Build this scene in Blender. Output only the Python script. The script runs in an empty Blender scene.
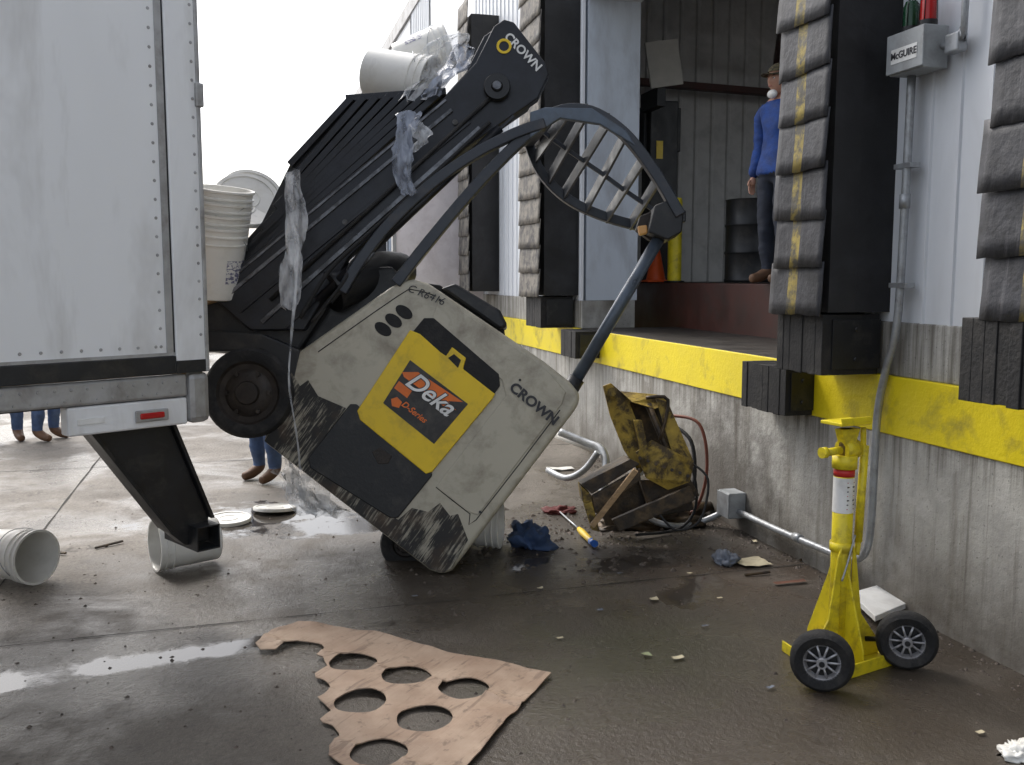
import bpy, bmesh, math, random
from mathutils import Vector, Matrix, Euler, noise
random.seed(7)
SC=bpy.context.scene
COL=bpy.context.collection
SC.view_settings.view_transform='Standard'
try: SC.view_settings.look='None'
except: pass
SC.view_settings.exposure=0
# ---------------------------------------------------------------- camera
YAW=math.radians(15.4); PIT=math.radians(6.28)
CAM=Vector((-3.26,0,1.75))
cd=bpy.data.cameras.new("camera"); co=bpy.data.objects.new("camera",cd); COL.objects.link(co)
co.location=CAM; co.rotation_euler=(math.radians(90)-PIT,0,-YAW)
cd.sensor_width=36; cd.lens=950/1024*36; cd.clip_end=2000; cd.clip_start=.05
SC.camera=co
RC=Euler((math.radians(90)-PIT,0,-YAW)).to_matrix()
FWD=RC@Vector((0,0,-1)); RGT=RC@Vector((1,0,0)); UPV=RC@Vector((0,1,0))
def S(x,y,t):
    "survey point: bearing x, elevation y (drawing units) at range t metres from the survey station"
    return CAM+t*(FWD+RGT*((x-512)/950)+UPV*((382.5-y)/950))
# ---------------------------------------------------------------- materials
def nn(nt,t,**k):
    n=nt.nodes.new(t)
    for a,b in k.items(): setattr(n,a,b)
    return n
def mixc(nt,fac,a,b,mode='MIX'):
    m=nt.nodes.new('ShaderNodeMix'); m.data_type='RGBA'; m.blend_type=mode
    for i,v in ((0,fac),(6,a),(7,b)):
        if hasattr(v,'links'): nt.links.new(v,m.inputs[i])
        elif i==0: m.inputs[0].default_value=v
        else: m.inputs[i].default_value=(*v,1) if len(v)==3 else v
    return m.outputs[2]
def noi(nt,vec,scale,detail=5,rough=.55,dist=0):
    n=nt.nodes.new('ShaderNodeTexNoise'); n.inputs['Scale'].default_value=scale
    n.inputs['Detail'].default_value=min(5,detail); n.inputs['Roughness'].default_value=rough
    n.inputs['Distortion'].default_value=dist
    nt.links.new(vec,n.inputs['Vector']); return n.outputs['Fac']
def rng(nt,v,a,b,c=0,d=1):
    n=nt.nodes.new('ShaderNodeMapRange'); nt.links.new(v,n.inputs[0])
    for i,q in enumerate((a,b,c,d)): n.inputs[i+1].default_value=q
    return n.outputs[0]
def vmap(nt,vec,scale=(1,1,1),rot=(0,0,0),loc=(0,0,0)):
    m=nt.nodes.new('ShaderNodeMapping'); nt.links.new(vec,m.inputs[0])
    m.inputs['Scale'].default_value=scale; m.inputs['Rotation'].default_value=rot; m.inputs['Location'].default_value=loc
    return m.outputs[0]
MC={}
def M(name,col,rough=.5,metal=0,var=.25,sc=4,dirt=None,damt=.5,dsc=3,bump=.0,bsc=40,stretch=(1,1,1),thr=(.45,.7),spec=.5,coat=0):
    if name in MC: return MC[name]
    m=bpy.data.materials.new(name); m.use_nodes=True; nt=m.node_tree
    b=nt.nodes['Principled BSDF']; g=nn(nt,'ShaderNodeNewGeometry').outputs['Position']
    v=vmap(nt,g,stretch)
    n1=noi(nt,v,sc,3,.6)
    c=mixc(nt,rng(nt,n1,.3,.7),tuple(x*(1-var) for x in col),tuple(min(1,x*(1+var*.6)) for x in col))
    r=rng(nt,n1,.3,.7,max(0,rough-.08),min(1,rough+.12))
    if dirt:
        n2=noi(nt,vmap(nt,v,(1,1,1),(0,0,0),(3.1,7.7,1.3)),dsc,5,.68,.3)
        f=rng(nt,n2,thr[0],thr[1],0,damt)
        c=mixc(nt,f,c,dirt)
    nt.links.new(c,b.inputs['Base Color']); nt.links.new(r,b.inputs['Roughness'])
    b.inputs['Metallic'].default_value=metal
    b.inputs['Specular IOR Level'].default_value=spec
    if coat: b.inputs['Coat Weight'].default_value=coat; b.inputs['Coat Roughness'].default_value=.2
    if bump:
        bp=nn(nt,'ShaderNodeBump'); bp.inputs['Strength'].default_value=bump; bp.inputs['Distance'].default_value=.01
        nt.links.new(noi(nt,v,bsc,3,.6),bp.inputs['Height']); nt.links.new(bp.outputs[0],b.inputs['Normal'])
    MC[name]=m; return m
white_panel=M('white_painted_panel',(.83,.84,.85),.38,0,.06,1.2,(.36,.34,.31),.6,2.2,.05,20,(1,1,.3),(.52,.80))
ribwhite=M('white_ribbed_metal',(.76,.79,.83),.4,0,.07,1,(.36,.36,.36),.45,2,.0,30,(1,1,.25),(.5,.8))
alu=M('weathered_aluminium',(.42,.42,.42),.45,.4,.2,5,(.14,.12,.10),.7,4,.1,60)
blackrub=M('black_rubber',(.014,.014,.015),.75,0,.4,9,(.06,.055,.05),.6,6,.4,50,thr=(.5,.75))
blackfab=M('black_vinyl_fabric',(.009,.009,.010),.55,0,.4,3,(.03,.03,.034),.6,3,.35,9)
blacksteel=M('black_painted_steel',(.013,.014,.016),.42,.1,.4,6,(.08,.07,.06),.45,7,.12,60,thr=(.52,.75))
maststeel=M('dark_mast_steel',(.020,.022,.028),.36,.35,.35,7,(.008,.008,.008),.7,5,.1,60)
mastlight=M('worn_steel_and_highlight',(.17,.175,.19),.33,.7,.3,12,(.03,.03,.03),.8,9,.05,60,thr=(.4,.6))
guardm=M('slate_guard_paint',(.026,.031,.041),.36,.15,.25,8,(.10,.08,.065),.45,10,.06,60,thr=(.52,.78))
guardl=M('blue_grey_post_paint',(.085,.11,.145),.33,.2,.2,8,(.05,.05,.05),.5,10,.06,60)
cream=M('cream_truck_paint',(.46,.425,.335),.38,0,.08,2,(.13,.10,.065),.75,5,.05,50,thr=(.46,.76),coat=.15)
yellowp=M('yellow_battery_plastic',(.80,.55,.012),.38,0,.08,3,(.25,.17,.03),.6,7,.04,40,thr=(.5,.8))
yellowdock=M('yellow_dock_paint',(.86,.69,.01),.5,0,.10,2,(.26,.20,.05),.8,4,.3,35,thr=(.53,.76))
yellowj=M('yellow_jack_paint',(.76,.62,.02),.4,0,.15,6,(.20,.13,.03),.75,11,.12,60,thr=(.5,.72))
bright_white=M('white_plastic',(.78,.77,.73),.35,0,.04,3,(.5,.47,.4),.5,5,.02,30,thr=(.5,.8))
labelblack=M('label_black',(.015,.014,.014),.4,0,.2,9,(.12,.1,.08),.4,9)
labelorange=M('label_orange',(.78,.16,.01),.4,0,.1,9,(.3,.1,.05),.3,9)
labelwhite=M('label_white',(.8,.8,.78),.45,0,.1,9,(.4,.38,.35),.4,9)
darktext=M('dark_lettering',(.03,.03,.035),.5,0,.2,9)
redp=M('red_lens',(.45,.01,.01),.2,0,.1,9)
greenp=M('dark_green_lens',(.006,.05,.02),.2,0,.1,9)
greybox=M('grey_control_enclosure',(.36,.38,.39),.45,.1,.1,6,(.15,.14,.13),.5,8)
galv=M('galvanised_conduit',(.40,.42,.44),.42,.5,.15,20,(.18,.17,.16),.6,12)
maroon=M('maroon_steel',(.06,.016,.010),.5,0,.3,4,(.03,.02,.015),.6,4)
darkfloor=M('dark_dock_plate',(.04,.036,.032),.5,.2,.4,4,(.10,.085,.07),.5,5,.2,40)
rusty=M('rusty_yellow_steel',(.42,.29,.05),.65,.1,.4,9,(.05,.032,.017),.92,8,.5,40,thr=(.45,.58))
rustdark=M('oily_dark_steel',(.036,.027,.02),.5,.3,.5,9,(.20,.13,.06),.6,9,.5,40)
wood=M('pale_lumber',(.45,.30,.16),.7,0,.25,12,(.2,.12,.06),.5,8,.3,40,(1,1,6))
tyre=M('tyre_rubber',(.014,.014,.015),.8,0,.4,12,(.06,.055,.05),.6,10,.5,60)
hubm=M('brown_hub_steel',(.045,.036,.03),.55,.3,.4,12,(.015,.013,.012),.8,9,.3,60)
rimsilver=M('silver_rim',(.5,.5,.52),.35,.6,.15,12,(.15,.12,.1),.6,12)
orange=M('safety_orange',(.85,.12,.02),.5,0,.1,9)
denim=M('blue_denim',(.06,.10,.20),.85,0,.3,14,(.15,.2,.3),.4,6,.3,90)
darkpants=M('dark_work_trousers',(.022,.028,.045),.85,0,.3,14,(.05,.055,.07),.4,6,.3,60)
jacketb=M('blue_jacket_cloth',(.015,.06,.26),.75,0,.35,8,(.008,.018,.07),.7,5,.6,14)
greyshirt=M('grey_shirt_cloth',(.18,.18,.19),.8,0,.3,8,(.08,.08,.09),.6,5,.4,18)
boots=M('brown_boot_leather',(.12,.06,.03),.6,0,.3,12)
skinm=M('skin',(.50,.27,.19),.5,0,.12,9)
hairm=M('dark_hair',(.03,.02,.015),.7,0,.3,30)
camo=M('camouflage_cap_cloth',(.14,.12,.06),.85,0,.4,40,(.03,.025,.02),.9,40,.2,60,thr=(.45,.55))
eyew=M('eye_white',(.7,.7,.68),.3,0,.05,9)
bluerag=M('blue_rag_cloth',(.05,.09,.19),.85,0,.3,9,(.02,.03,.06),.6,9,.3,40)
greyrag=M('grey_glove_cloth',(.18,.2,.24),.85,0,.3,9,(.05,.05,.06),.6,9,.3,40)
paper=M('cream_paper',(.62,.55,.38),.8,0,.15,9,(.3,.25,.15),.5,9)
bluep=M('blue_plastic',(.03,.12,.45),.35,0,.1,9)
redrag=M('red_cloth',(.12,.025,.025),.8,0,.3,9)
pinkwhite=M('shelter_white_vinyl',(.80,.75,.76),.6,0,.1,3,(.5,.44,.44),.5,4,.2,10)
whiteyjamb=M('pale_door_jamb',(.60,.66,.74),.45,0,.08,2,(.25,.25,.27),.5,3,.0,30,(1,1,.3))
intwall=M('interior_liner_wall',(.5,.49,.47),.5,0,.12,2,(.2,.19,.18),.5,3)
greyboard=M('grey_board',(.42,.40,.36),.6,0,.15,5)
def scratched():
    m=bpy.data.materials.new('scraped_black_on_cream'); m.use_nodes=True; nt=m.node_tree; b=nt.nodes['Principled BSDF']
    g=nn(nt,'ShaderNodeNewGeometry').outputs['Position']
    X=RGT*.82-UPV*.57; Z=RGT*.57+UPV*.82
    def proj(a,bb):
        o=[]
        for vec in (X*a,Z*bb):
            d=nn(nt,'ShaderNodeVectorMath',operation='DOT_PRODUCT'); nt.links.new(g,d.inputs[0]); d.inputs[1].default_value=tuple(vec); o.append(d.outputs['Value'])
        cb_=nn(nt,'ShaderNodeCombineXYZ'); nt.links.new(o[0],cb_.inputs[0]); nt.links.new(o[1],cb_.inputs[1]); return cb_.outputs[0]
    thin=noi(nt,proj(75,5),1.0,4,.75)
    broad=noi(nt,proj(9,4),1.0,4,.6)
    ad=nn(nt,'ShaderNodeMath',operation='MULTIPLY_ADD'); nt.links.new(broad,ad.inputs[0]); ad.inputs[1].default_value=.9; nt.links.new(thin,ad.inputs[2])
    f=rng(nt,ad.outputs[0],.96,1.10,0,.9)
    c=mixc(nt,f,(.017,.016,.015),(.36,.33,.26))
    c=mixc(nt,rng(nt,noi(nt,g,7,5),.5,.75,0,.6),c,(.09,.055,.03))
    nt.links.new(c,b.inputs['Base Color']); b.inputs['Roughness'].default_value=.6
    return m
scrape=scratched()
def concrete_wall():
    m=bpy.data.materials.new('stained_concrete_wall'); m.use_nodes=True; nt=m.node_tree; b=nt.nodes['Principled BSDF']
    g=nn(nt,'ShaderNodeNewGeometry').outputs['Position']
    c=mixc(nt,rng(nt,noi(nt,g,2.2,5,.65),.3,.7),(.31,.30,.28),(.56,.55,.51))
    st=noi(nt,vmap(nt,g,(1,3.4,.35)),1.6,5,.65,.2)
    c=mixc(nt,rng(nt,st,.50,.68,0,.75),c,(.17,.15,.12))
    st2=noi(nt,vmap(nt,g,(1,14,.5)),1.6,4,.65)
    c=mixc(nt,rng(nt,st2,.58,.72,0,.55),c,(.13,.12,.10))
    pt=noi(nt,vmap(nt,g,(1,1,1),(0,0,0),(4,9,2)),3.3,4,.6)
    c=mixc(nt,rng(nt,pt,.60,.66,0,.35),c,(.62,.61,.58))
    sep=nn(nt,'ShaderNodeSeparateXYZ'); nt.links.new(g,sep.inputs[0])
    lowd=rng(nt,sep.outputs[2],.6,0,0,.95)
    mm=nn(nt,'ShaderNodeMath',operation='MULTIPLY'); nt.links.new(lowd,mm.inputs[0]); nt.links.new(rng(nt,noi(nt,g,3,5),.3,.6,.35,1),mm.inputs[1])
    c=mixc(nt,mm.outputs[0],c,(.085,.07,.052))
    top=rng(nt,sep.outputs[2],.72,.93,0,.75)
    m2=nn(nt,'ShaderNodeMath',operation='MULTIPLY'); nt.links.new(top,m2.inputs[0]); nt.links.new(rng(nt,st2,.42,.62,0,1),m2.inputs[1])
    c=mixc(nt,m2.outputs[0],c,(.10,.09,.07))
    c=mixc(nt,rng(nt,noi(nt,g,60,2),.64,.72,0,.6),c,(.08,.08,.075))
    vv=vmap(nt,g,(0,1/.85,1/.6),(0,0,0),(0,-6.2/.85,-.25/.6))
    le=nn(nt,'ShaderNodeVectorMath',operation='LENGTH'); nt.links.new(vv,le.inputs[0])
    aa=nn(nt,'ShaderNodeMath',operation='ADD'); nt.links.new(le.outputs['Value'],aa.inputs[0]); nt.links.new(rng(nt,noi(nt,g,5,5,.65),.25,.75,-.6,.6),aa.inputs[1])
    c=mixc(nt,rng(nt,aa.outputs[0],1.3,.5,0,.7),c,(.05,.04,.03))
    nt.links.new(c,b.inputs['Base Color']); b.inputs['Roughness'].default_value=.85
    bp=nn(nt,'ShaderNodeBump'); bp.inputs['Strength'].default_value=.6; bp.inputs['Distance'].default_value=.01
    nt.links.new(noi(nt,g,25,5,.7),bp.inputs['Height']); nt.links.new(bp.outputs[0],b.inputs['Normal'])
    return m
concw=concrete_wall()
def ground_mat():
    m=bpy.data.materials.new('wet_stained_concrete'); m.use_nodes=True; nt=m.node_tree; b=nt.nodes['Principled BSDF']
    L=nt.links
    g=nn(nt,'ShaderNodeNewGeometry').outputs['Position']
    nsh=noi(nt,g,4,5,.62); nsl=noi(nt,g,1.4,5,.6)
    def blob(cx,cy,rx,ry,ang,edge=.35,nz=.5,lo=False):
        v=vmap(nt,g,(1,1,1),(0,0,0),(-cx,-cy,0)); v=vmap(nt,v,(1,1,1),(0,0,-ang)); v=vmap(nt,v,(1/rx,1/ry,0))
        le=nn(nt,'ShaderNodeVectorMath',operation='LENGTH'); L.new(v,le.inputs[0])
        a=nn(nt,'ShaderNodeMath',operation='ADD'); L.new(le.outputs['Value'],a.inputs[0])
        L.new(rng(nt,nsl if lo else nsh,.25,.75,-nz,nz),a.inputs[1])
        return rng(nt,a.outputs[0],1+edge,1-edge)
    def mx(a,bb):
        n=nn(nt,'ShaderNodeMath',operation='MAXIMUM'); L.new(a,n.inputs[0]); L.new(bb,n.inputs[1]); return n.outputs[0]
    big=noi(nt,g,.55,5,.6,.4); fine=noi(nt,g,45,4,.7); vf=noi(nt,g,170,2,.7)
    c=mixc(nt,rng(nt,nsl,.3,.7),(.14,.122,.10),(.29,.26,.222))
    fg=blob(-2.8,2.6,2.6,2.2,0,.6,.6,True)
    c=mixc(nt,rng(nt,fg,0,1,0,.65),c,(.07,.056,.042))
    brown=blob(-1.0,4.3,2.1,3.3,0,.6,.6,True)
    c=mixc(nt,rng(nt,brown,0,1,0,.92),c,(.048,.035,.023))
    c=mixc(nt,rng(nt,big,.42,.62,0,.5),c,(.08,.066,.052))
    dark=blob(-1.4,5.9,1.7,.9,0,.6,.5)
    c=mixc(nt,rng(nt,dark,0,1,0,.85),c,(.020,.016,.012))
    moss=blob(-1.5,4.0,.65,.4,.4,.7,.8)
    c=mixc(nt,rng(nt,moss,0,1,0,.65),c,(.05,.06,.018))
    rs=blob(-.7,4.9,.5,.5,0,.7,.9)
    c=mixc(nt,rng(nt,rs,0,1,0,.4),c,(.10,.05,.025))
    lt=mx(blob(-.9,3.9,.45,.25,1.2,.8,.9),blob(-1.3,4.9,.35,.2,.2,.8,.9))
    c=mixc(nt,rng(nt,lt,0,1,0,.35),c,(.17,.14,.11))
    c=mixc(nt,rng(nt,fine,.38,.72,0,.6),c,(.04,.033,.027))
    c=mixc(nt,rng(nt,vf,.58,.70,0,.4),c,(.28,.25,.21))
    stk=noi(nt,vmap(nt,g,(1,1,1),(0,0,.5)),7,5,.7,1.2)
    c=mixc(nt,rng(nt,stk,.56,.68,0,.65),c,(.032,.026,.02))
    pud=mx(blob(-3.7,4.52,.78,.095,.14,.3,.8),blob(-3.2,7.1,.8,.38,.0,.2,.7))
    pud=mx(pud,blob(-2.5,6.7,.5,.25,.3,.2,.7)); pud=mx(pud,blob(-4.5,4.35,.5,.07,.1,.3,.8))
    pud=mx(pud,blob(-1.65,5.45,.28,.06,.6,.25,.8)); pud=mx(pud,blob(-1.1,5.3,.40,.14,.1,.4,.9))
    pud=mx(pud,blob(-.9,4.75,.3,.12,.9,.4,.9))
    damp=mx(rng(nt,noi(nt,g,.9,5,.62,.5),.46,.58),mx(rng(nt,brown,0,1,0,.9),blob(-3.5,4.5,1.7,.6,.1,.5,.6)))
    damp=mx(damp,blob(-2.0,5.2,1.5,.8,.0,.5,.6))
    c=mixc(nt,rng(nt,damp,0,1,0,.4),c,(.055,.045,.036))
    c=mixc(nt,rng(nt,pud,0,1,0,.7),c,(.05,.045,.04))
    L.new(c,b.inputs['Base Color'])
    rr_=nn(nt,'ShaderNodeMath',operation='MULTIPLY_ADD'); L.new(nsh,rr_.inputs[0]); rr_.inputs[1].default_value=.35; L.new(rng(nt,damp,0,1,.55,.08),rr_.inputs[2])
    mr=nn(nt,'ShaderNodeMix'); L.new(pud,mr.inputs[0]); L.new(rr_.outputs[0],mr.inputs[2]); mr.inputs[3].default_value=.06
    L.new(mr.outputs[0],b.inputs['Roughness'])
    bp=nn(nt,'ShaderNodeBump'); bp.inputs['Distance'].default_value=.014
    L.new(rng(nt,pud,0,1,.60,.02),bp.inputs['Strength'])
    L.new(noi(nt,g,30,5,.75),bp.inputs['Height']); L.new(bp.outputs[0],b.inputs['Normal'])
    return m
groundm=ground_mat()
def cardboard_mat():
    m=bpy.data.materials.new('damp_cardboard'); m.use_nodes=True; nt=m.node_tree; b=nt.nodes['Principled BSDF']
    g=nn(nt,'ShaderNodeNewGeometry').outputs['Position']
    c=mixc(nt,rng(nt,noi(nt,g,5,5,.6),.3,.7),(.29,.195,.135),(.43,.32,.235))
    v=vmap(nt,g,(1,1,1),(0,0,math.radians(45)))
    w=noi(nt,vmap(nt,v,(20,2.5,1)),1,5,.7,.6)
    c=mixc(nt,rng(nt,w,.54,.62,0,.6),c,(.15,.10,.07))
    c=mixc(nt,rng(nt,noi(nt,g,14,4,.7),.58,.68,0,.55),c,(.12,.085,.06))
    nt.links.new(c,b.inputs['Base Color']); b.inputs['Roughness'].default_value=.75
    bp=nn(nt,'ShaderNodeBump'); bp.inputs['Strength'].default_value=.5; bp.inputs['Distance'].default_value=.006
    nt.links.new(noi(nt,vmap(nt,v,(60,3,1)),1,5,.6),bp.inputs['Height']); nt.links.new(bp.outputs[0],b.inputs['Normal'])
    return m
cardm=cardboard_mat()
def film_mat(name,col,alpha,tint=0):
    m=bpy.data.materials.new(name); m.use_nodes=True; nt=m.node_tree; b=nt.nodes['Principled BSDF']
    g=nn(nt,'ShaderNodeNewGeometry').outputs['Position']
    b.inputs['Base Color'].default_value=(*col,1); b.inputs['Roughness'].default_value=.25; b.inputs['Specular IOR Level'].default_value=.8
    nt.links.new(rng(nt,noi(nt,vmap(nt,g,(1,1,.4)),16,3,.6),.35,.68,alpha*.4,min(1,alpha*1.5)),b.inputs['Alpha'])
    bp=nn(nt,'ShaderNodeBump'); bp.inputs['Strength'].default_value=.6; bp.inputs['Distance'].default_value=.02
    nt.links.new(noi(nt,vmap(nt,g,(1,1,.35)),26,2),bp.inputs['Height']); nt.links.new(bp.outputs[0],b.inputs['Normal'])
    return m
film=film_mat('clear_stretch_film',(.80,.82,.85),.42)
filmb=film_mat('bluish_plastic_film',(.33,.37,.46),.7)
def flapmat():
    m=bpy.data.materials.new('worn_black_vinyl_flap'); m.use_nodes=True; nt=m.node_tree; b=nt.nodes['Principled BSDF']
    g=nn(nt,'ShaderNodeNewGeometry').outputs['Position']
    c=mixc(nt,rng(nt,noi(nt,g,6,5,.65),.3,.7),(.018,.019,.023),(.056,.058,.068))
    c=mixc(nt,rng(nt,noi(nt,vmap(nt,g,(1,14,1)),2.2,5,.7),.54,.68,0,.6),c,(.11,.11,.12))
    c=mixc(nt,rng(nt,noi(nt,g,22,4,.7),.56,.66,0,.6),c,(.014,.014,.016))
    nt.links.new(c,b.inputs['Base Color']); b.inputs['Roughness'].default_value=.62
    bp=nn(nt,'ShaderNodeBump'); bp.inputs['Strength'].default_value=.6; bp.inputs['Distance'].default_value=.012
    nt.links.new(noi(nt,g,14,5,.6),bp.inputs['Height']); nt.links.new(bp.outputs[0],b.inputs['Normal'])
    return m
flap=flapmat()
flapyel=M('worn_yellow_flap_stripe',(.34,.265,.07),.7,0,.3,9,(.07,.07,.07),.9,11,.3,30,thr=(.42,.56))
flapbeige=M('worn_beige_flap',(.24,.22,.19),.7,0,.3,6,(.05,.05,.055),.85,9,.4,25,thr=(.42,.6))
# ---------------------------------------------------------------- geometry helpers
def E(name,loc=(0,0,0)):
    o=bpy.data.objects.new(name,None); o.location=loc; o.empty_display_size=.2; COL.objects.link(o); return o
def par(o,p):
    if p: o.parent=p; o.matrix_parent_inverse=Matrix.Translation(p.location).inverted()
    return o
def obj(name,me,mat,p=None,bevel=0,smooth=False,segs=2):
    o=bpy.data.objects.new(name,me); COL.objects.link(o)
    if mat: me.materials.append(mat)
    if smooth:
        for f in me.polygons: f.use_smooth=True
    if bevel:
        b=o.modifiers.new('bevel','BEVEL'); b.width=bevel; b.segments=segs; b.limit_method='ANGLE'; b.angle_limit=math.radians(35)
    return par(o,p)
def mesh(name,vs,fs,mat,p=None,bevel=0,smooth=False):
    me=bpy.data.meshes.new(name); me.from_pydata([tuple(v) for v in vs],[],fs); me.update()
    bm=bmesh.new(); bm.from_mesh(me); bmesh.ops.recalc_face_normals(bm,faces=bm.faces); bm.to_mesh(me); bm.free()
    return obj(name,me,mat,p,bevel,smooth)
def box(name,lo,hi,mat,p=None,bevel=.004,R=None,C=None):
    lo=Vector(lo);hi=Vector(hi)
    vs=[Vector((x,y,z)) for x in (lo.x,hi.x) for y in (lo.y,hi.y) for z in (lo.z,hi.z)]
    if R is not None:
        c=Vector(C) if C is not None else (lo+hi)/2
        vs=[c+R@(v-c) for v in vs]
    fs=[(0,1,3,2),(4,6,7,5),(0,4,5,1),(2,3,7,6),(0,2,6,4),(1,5,7,3)]
    return mesh(name,vs,fs,mat,p,bevel)
def prism(name,pts,vec,mat,p=None,bevel=.004):
    n=len(pts); vec=Vector(vec)
    vs=[Vector(q) for q in pts]+[Vector(q)+vec for q in pts]
    fs=[tuple(range(n)),tuple(range(2*n-1,n-1,-1))]+[(i,i+n,(i+1)%n+n,(i+1)%n) for i in range(n)]
    return mesh(name,vs,fs,mat,p,bevel)
def smoothpts(pts,n=6):
    pts=[Vector(p) for p in pts]; out=[]
    for i in range(len(pts)-1):
        p0=pts[max(i-1,0)];p1=pts[i];p2=pts[i+1];p3=pts[min(i+2,len(pts)-1)]
        for k in range(n):
            t=k/n
            out.append(.5*((2*p1)+(-p0+p2)*t+(2*p0-5*p1+4*p2-p3)*t*t+(-p0+3*p1-3*p2+p3)*t**3))
    out.append(pts[-1]); return out
def tube(name,pts,r,mat,p=None,seg=12,smooth=True,caps=True,sm=0,radii=None,square=False):
    pts=[Vector(q) for q in pts]
    if sm: pts=smoothpts(pts,sm)
    if square: seg=4
    vs=[];fs=[];prev=None
    for i,q in enumerate(pts):
        d=(pts[min(i+1,len(pts)-1)]-pts[max(i-1,0)]).normalized()
        if prev is None:
            a=Vector((0,0,1)) if abs(d.z)<.9 else Vector((1,0,0))
            if square: a=FWD if abs(d.dot(FWD))<.9 else Vector((0,0,1))
            n1=(a-d*a.dot(d)).normalized()
        else: n1=(prev-d*prev.dot(d)).normalized()
        prev=n1; n2=d.cross(n1)
        rr=radii[i] if radii else r
        for k in range(seg):
            a=2*math.pi*(k+(.5 if square else 0))/seg
            vs.append(q+rr*(n1*math.cos(a)+n2*math.sin(a)))
    for i in range(len(pts)-1):
        for k in range(seg):
            a=i*seg+k;b=i*seg+(k+1)%seg
            fs.append((a,b,b+seg,a+seg))
    if caps: fs.append(tuple(range(seg-1,-1,-1))); fs.append(tuple(range(len(vs)-seg,len(vs))))
    o=mesh(name,vs,fs,mat,p,0,False)
    if smooth and not square:
        for f in o.data.polygons:
            if len(f.vertices)==4: f.use_smooth=True
    if square:
        b=o.modifiers.new('b','BEVEL'); b.width=r*.15; b.segments=2; b.limit_method='ANGLE'
    return o
def lathe(name,prof,mat,p=None,seg=32,Mx=None,smooth=True):
    "prof: list of (r,z)"
    vs=[];fs=[]
    for r,z in prof:
        for k in range(seg):
            a=2*math.pi*k/seg; v=Vector((r*math.cos(a),r*math.sin(a),z)); vs.append(Mx@v if Mx else v)
    for i in range(len(prof)-1):
        for k in range(seg):
            fs.append((i*seg+k,i*seg+(k+1)%seg,(i+1)*seg+(k+1)%seg,(i+1)*seg+k))
    o=mesh(name,vs,fs,mat,p)
    for f in o.data.polygons: f.use_smooth=smooth
    m=o.modifiers.new('es','EDGE_SPLIT'); m.split_angle=math.radians(40)
    return o
def axmat(loc,axis,spin=0):
    z=Vector(axis).normalized(); q=z.to_track_quat('Z','Y')
    return Matrix.Translation(loc)@q.to_matrix().to_4x4()@Matrix.Rotation(spin,4,'Z')
def text(name,s,loc,size,ang,mat,p,R=None,ext=.001,shear=0,align='CENTER',sx=1,bold=0):
    c=bpy.data.curves.new(name,'FONT'); c.body=s; c.size=size; c.extrude=ext; c.align_x=align; c.align_y='CENTER'; c.shear=shear; c.offset=bold
    c.materials.append(mat); o=bpy.data.objects.new(name,c); COL.objects.link(o)
    RR=(R or RC).to_4x4()@Matrix.Rotation(ang,4,'Z')@Matrix.Diagonal((sx,1,1,1))
    o.matrix_world=Matrix.Translation(loc)@RR
    o.parent=p; o.matrix_parent_inverse=Matrix.Translation(p.location).inverted()
    return o
def crumple(name,pts,w,mat,p=None,amp=.03,nw=7,seed=0,wdir=None,n=8):
    "crumpled hanging film ribbon along pts"
    P=smoothpts(pts,n); vs=[];fs=[]
    for i,q in enumerate(P):
        sd=Vector(wdir) if wdir else RGT
        for k in range(nw):
            u=k/(nw-1)-.5; ww=w[min(int(i/n),len(w)-1)]*(1+.35*noise.noise(Vector((i*.4,seed,0))))
            nz=noise.noise_vector(Vector((i*.16+seed,k*1.1,seed)))
            vs.append(q+sd*u*ww+nz*amp)
    for i in range(len(P)-1):
        for k in range(nw-1):
            a=i*nw+k; fs.append((a,a+1,a+nw+1,a+nw))
    return mesh(name,vs,fs,mat,p,0,True)
def blobcloth(name,c,rx,ry,h,mat,seed=0,top=None):
    bm=bmesh.new(); bmesh.ops.create_icosphere(bm,subdivisions=4,radius=1)
    for v in bm.verts:
        d=v.co.copy(); n=noise.fractal(d*1.7+Vector((seed*3.3,0,0)),1,2,4); n2=abs(noise.noise(d*3.5+Vector((0,seed,0))))
        k=1+.55*n-.35*n2
        v.co=Vector((d.x*rx*k,d.y*ry*k,max(0,(d.z+.25))*h*k))+Vector(c)
    me=bpy.data.meshes.new(name); bm.to_mesh(me); bm.free()
    return obj(name,me,mat,None,0,True)
# ---------------------------------------------------------------- ground
gv=[(-300,-300,0),(300,-300,0),(300,300,0),(-300,300,0)]
mesh('ground',gv,[(0,1,2,3)],groundm)
jm=M('joint_dirt',(.03,.027,.022),.9,0,.4,20)
jt=E('expansion_joint')
def strip(name,a,b,w,mat,p):
    a=Vector(a);b=Vector(b);d=(b-a).normalized();n=Vector((-d.y,d.x,0))*w/2
    k=140;vs=[];fs=[]
    for i in range(k+1):
        q=a+(b-a)*i/k; j=1+1.3*noise.noise(q*6); q=q+n*1.2*noise.noise(q*3)
        vs+= [q+n*j,q-n*j]
    for i in range(k): fs.append((2*i,2*i+1,2*i+3,2*i+2))
    return mesh(name,vs,fs,mat,p)
strip('joint_1',(-12,4.62,.004),(-.02,5.0,.004),.009,jm,jt)
strip('joint_2',(-4.6,-3,.004),(-4.9,30,.004),.011,jm,jt)
strip('joint_3',(-12,9.4,.004),(-.02,9.4,.004),.011,jm,jt)
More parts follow.
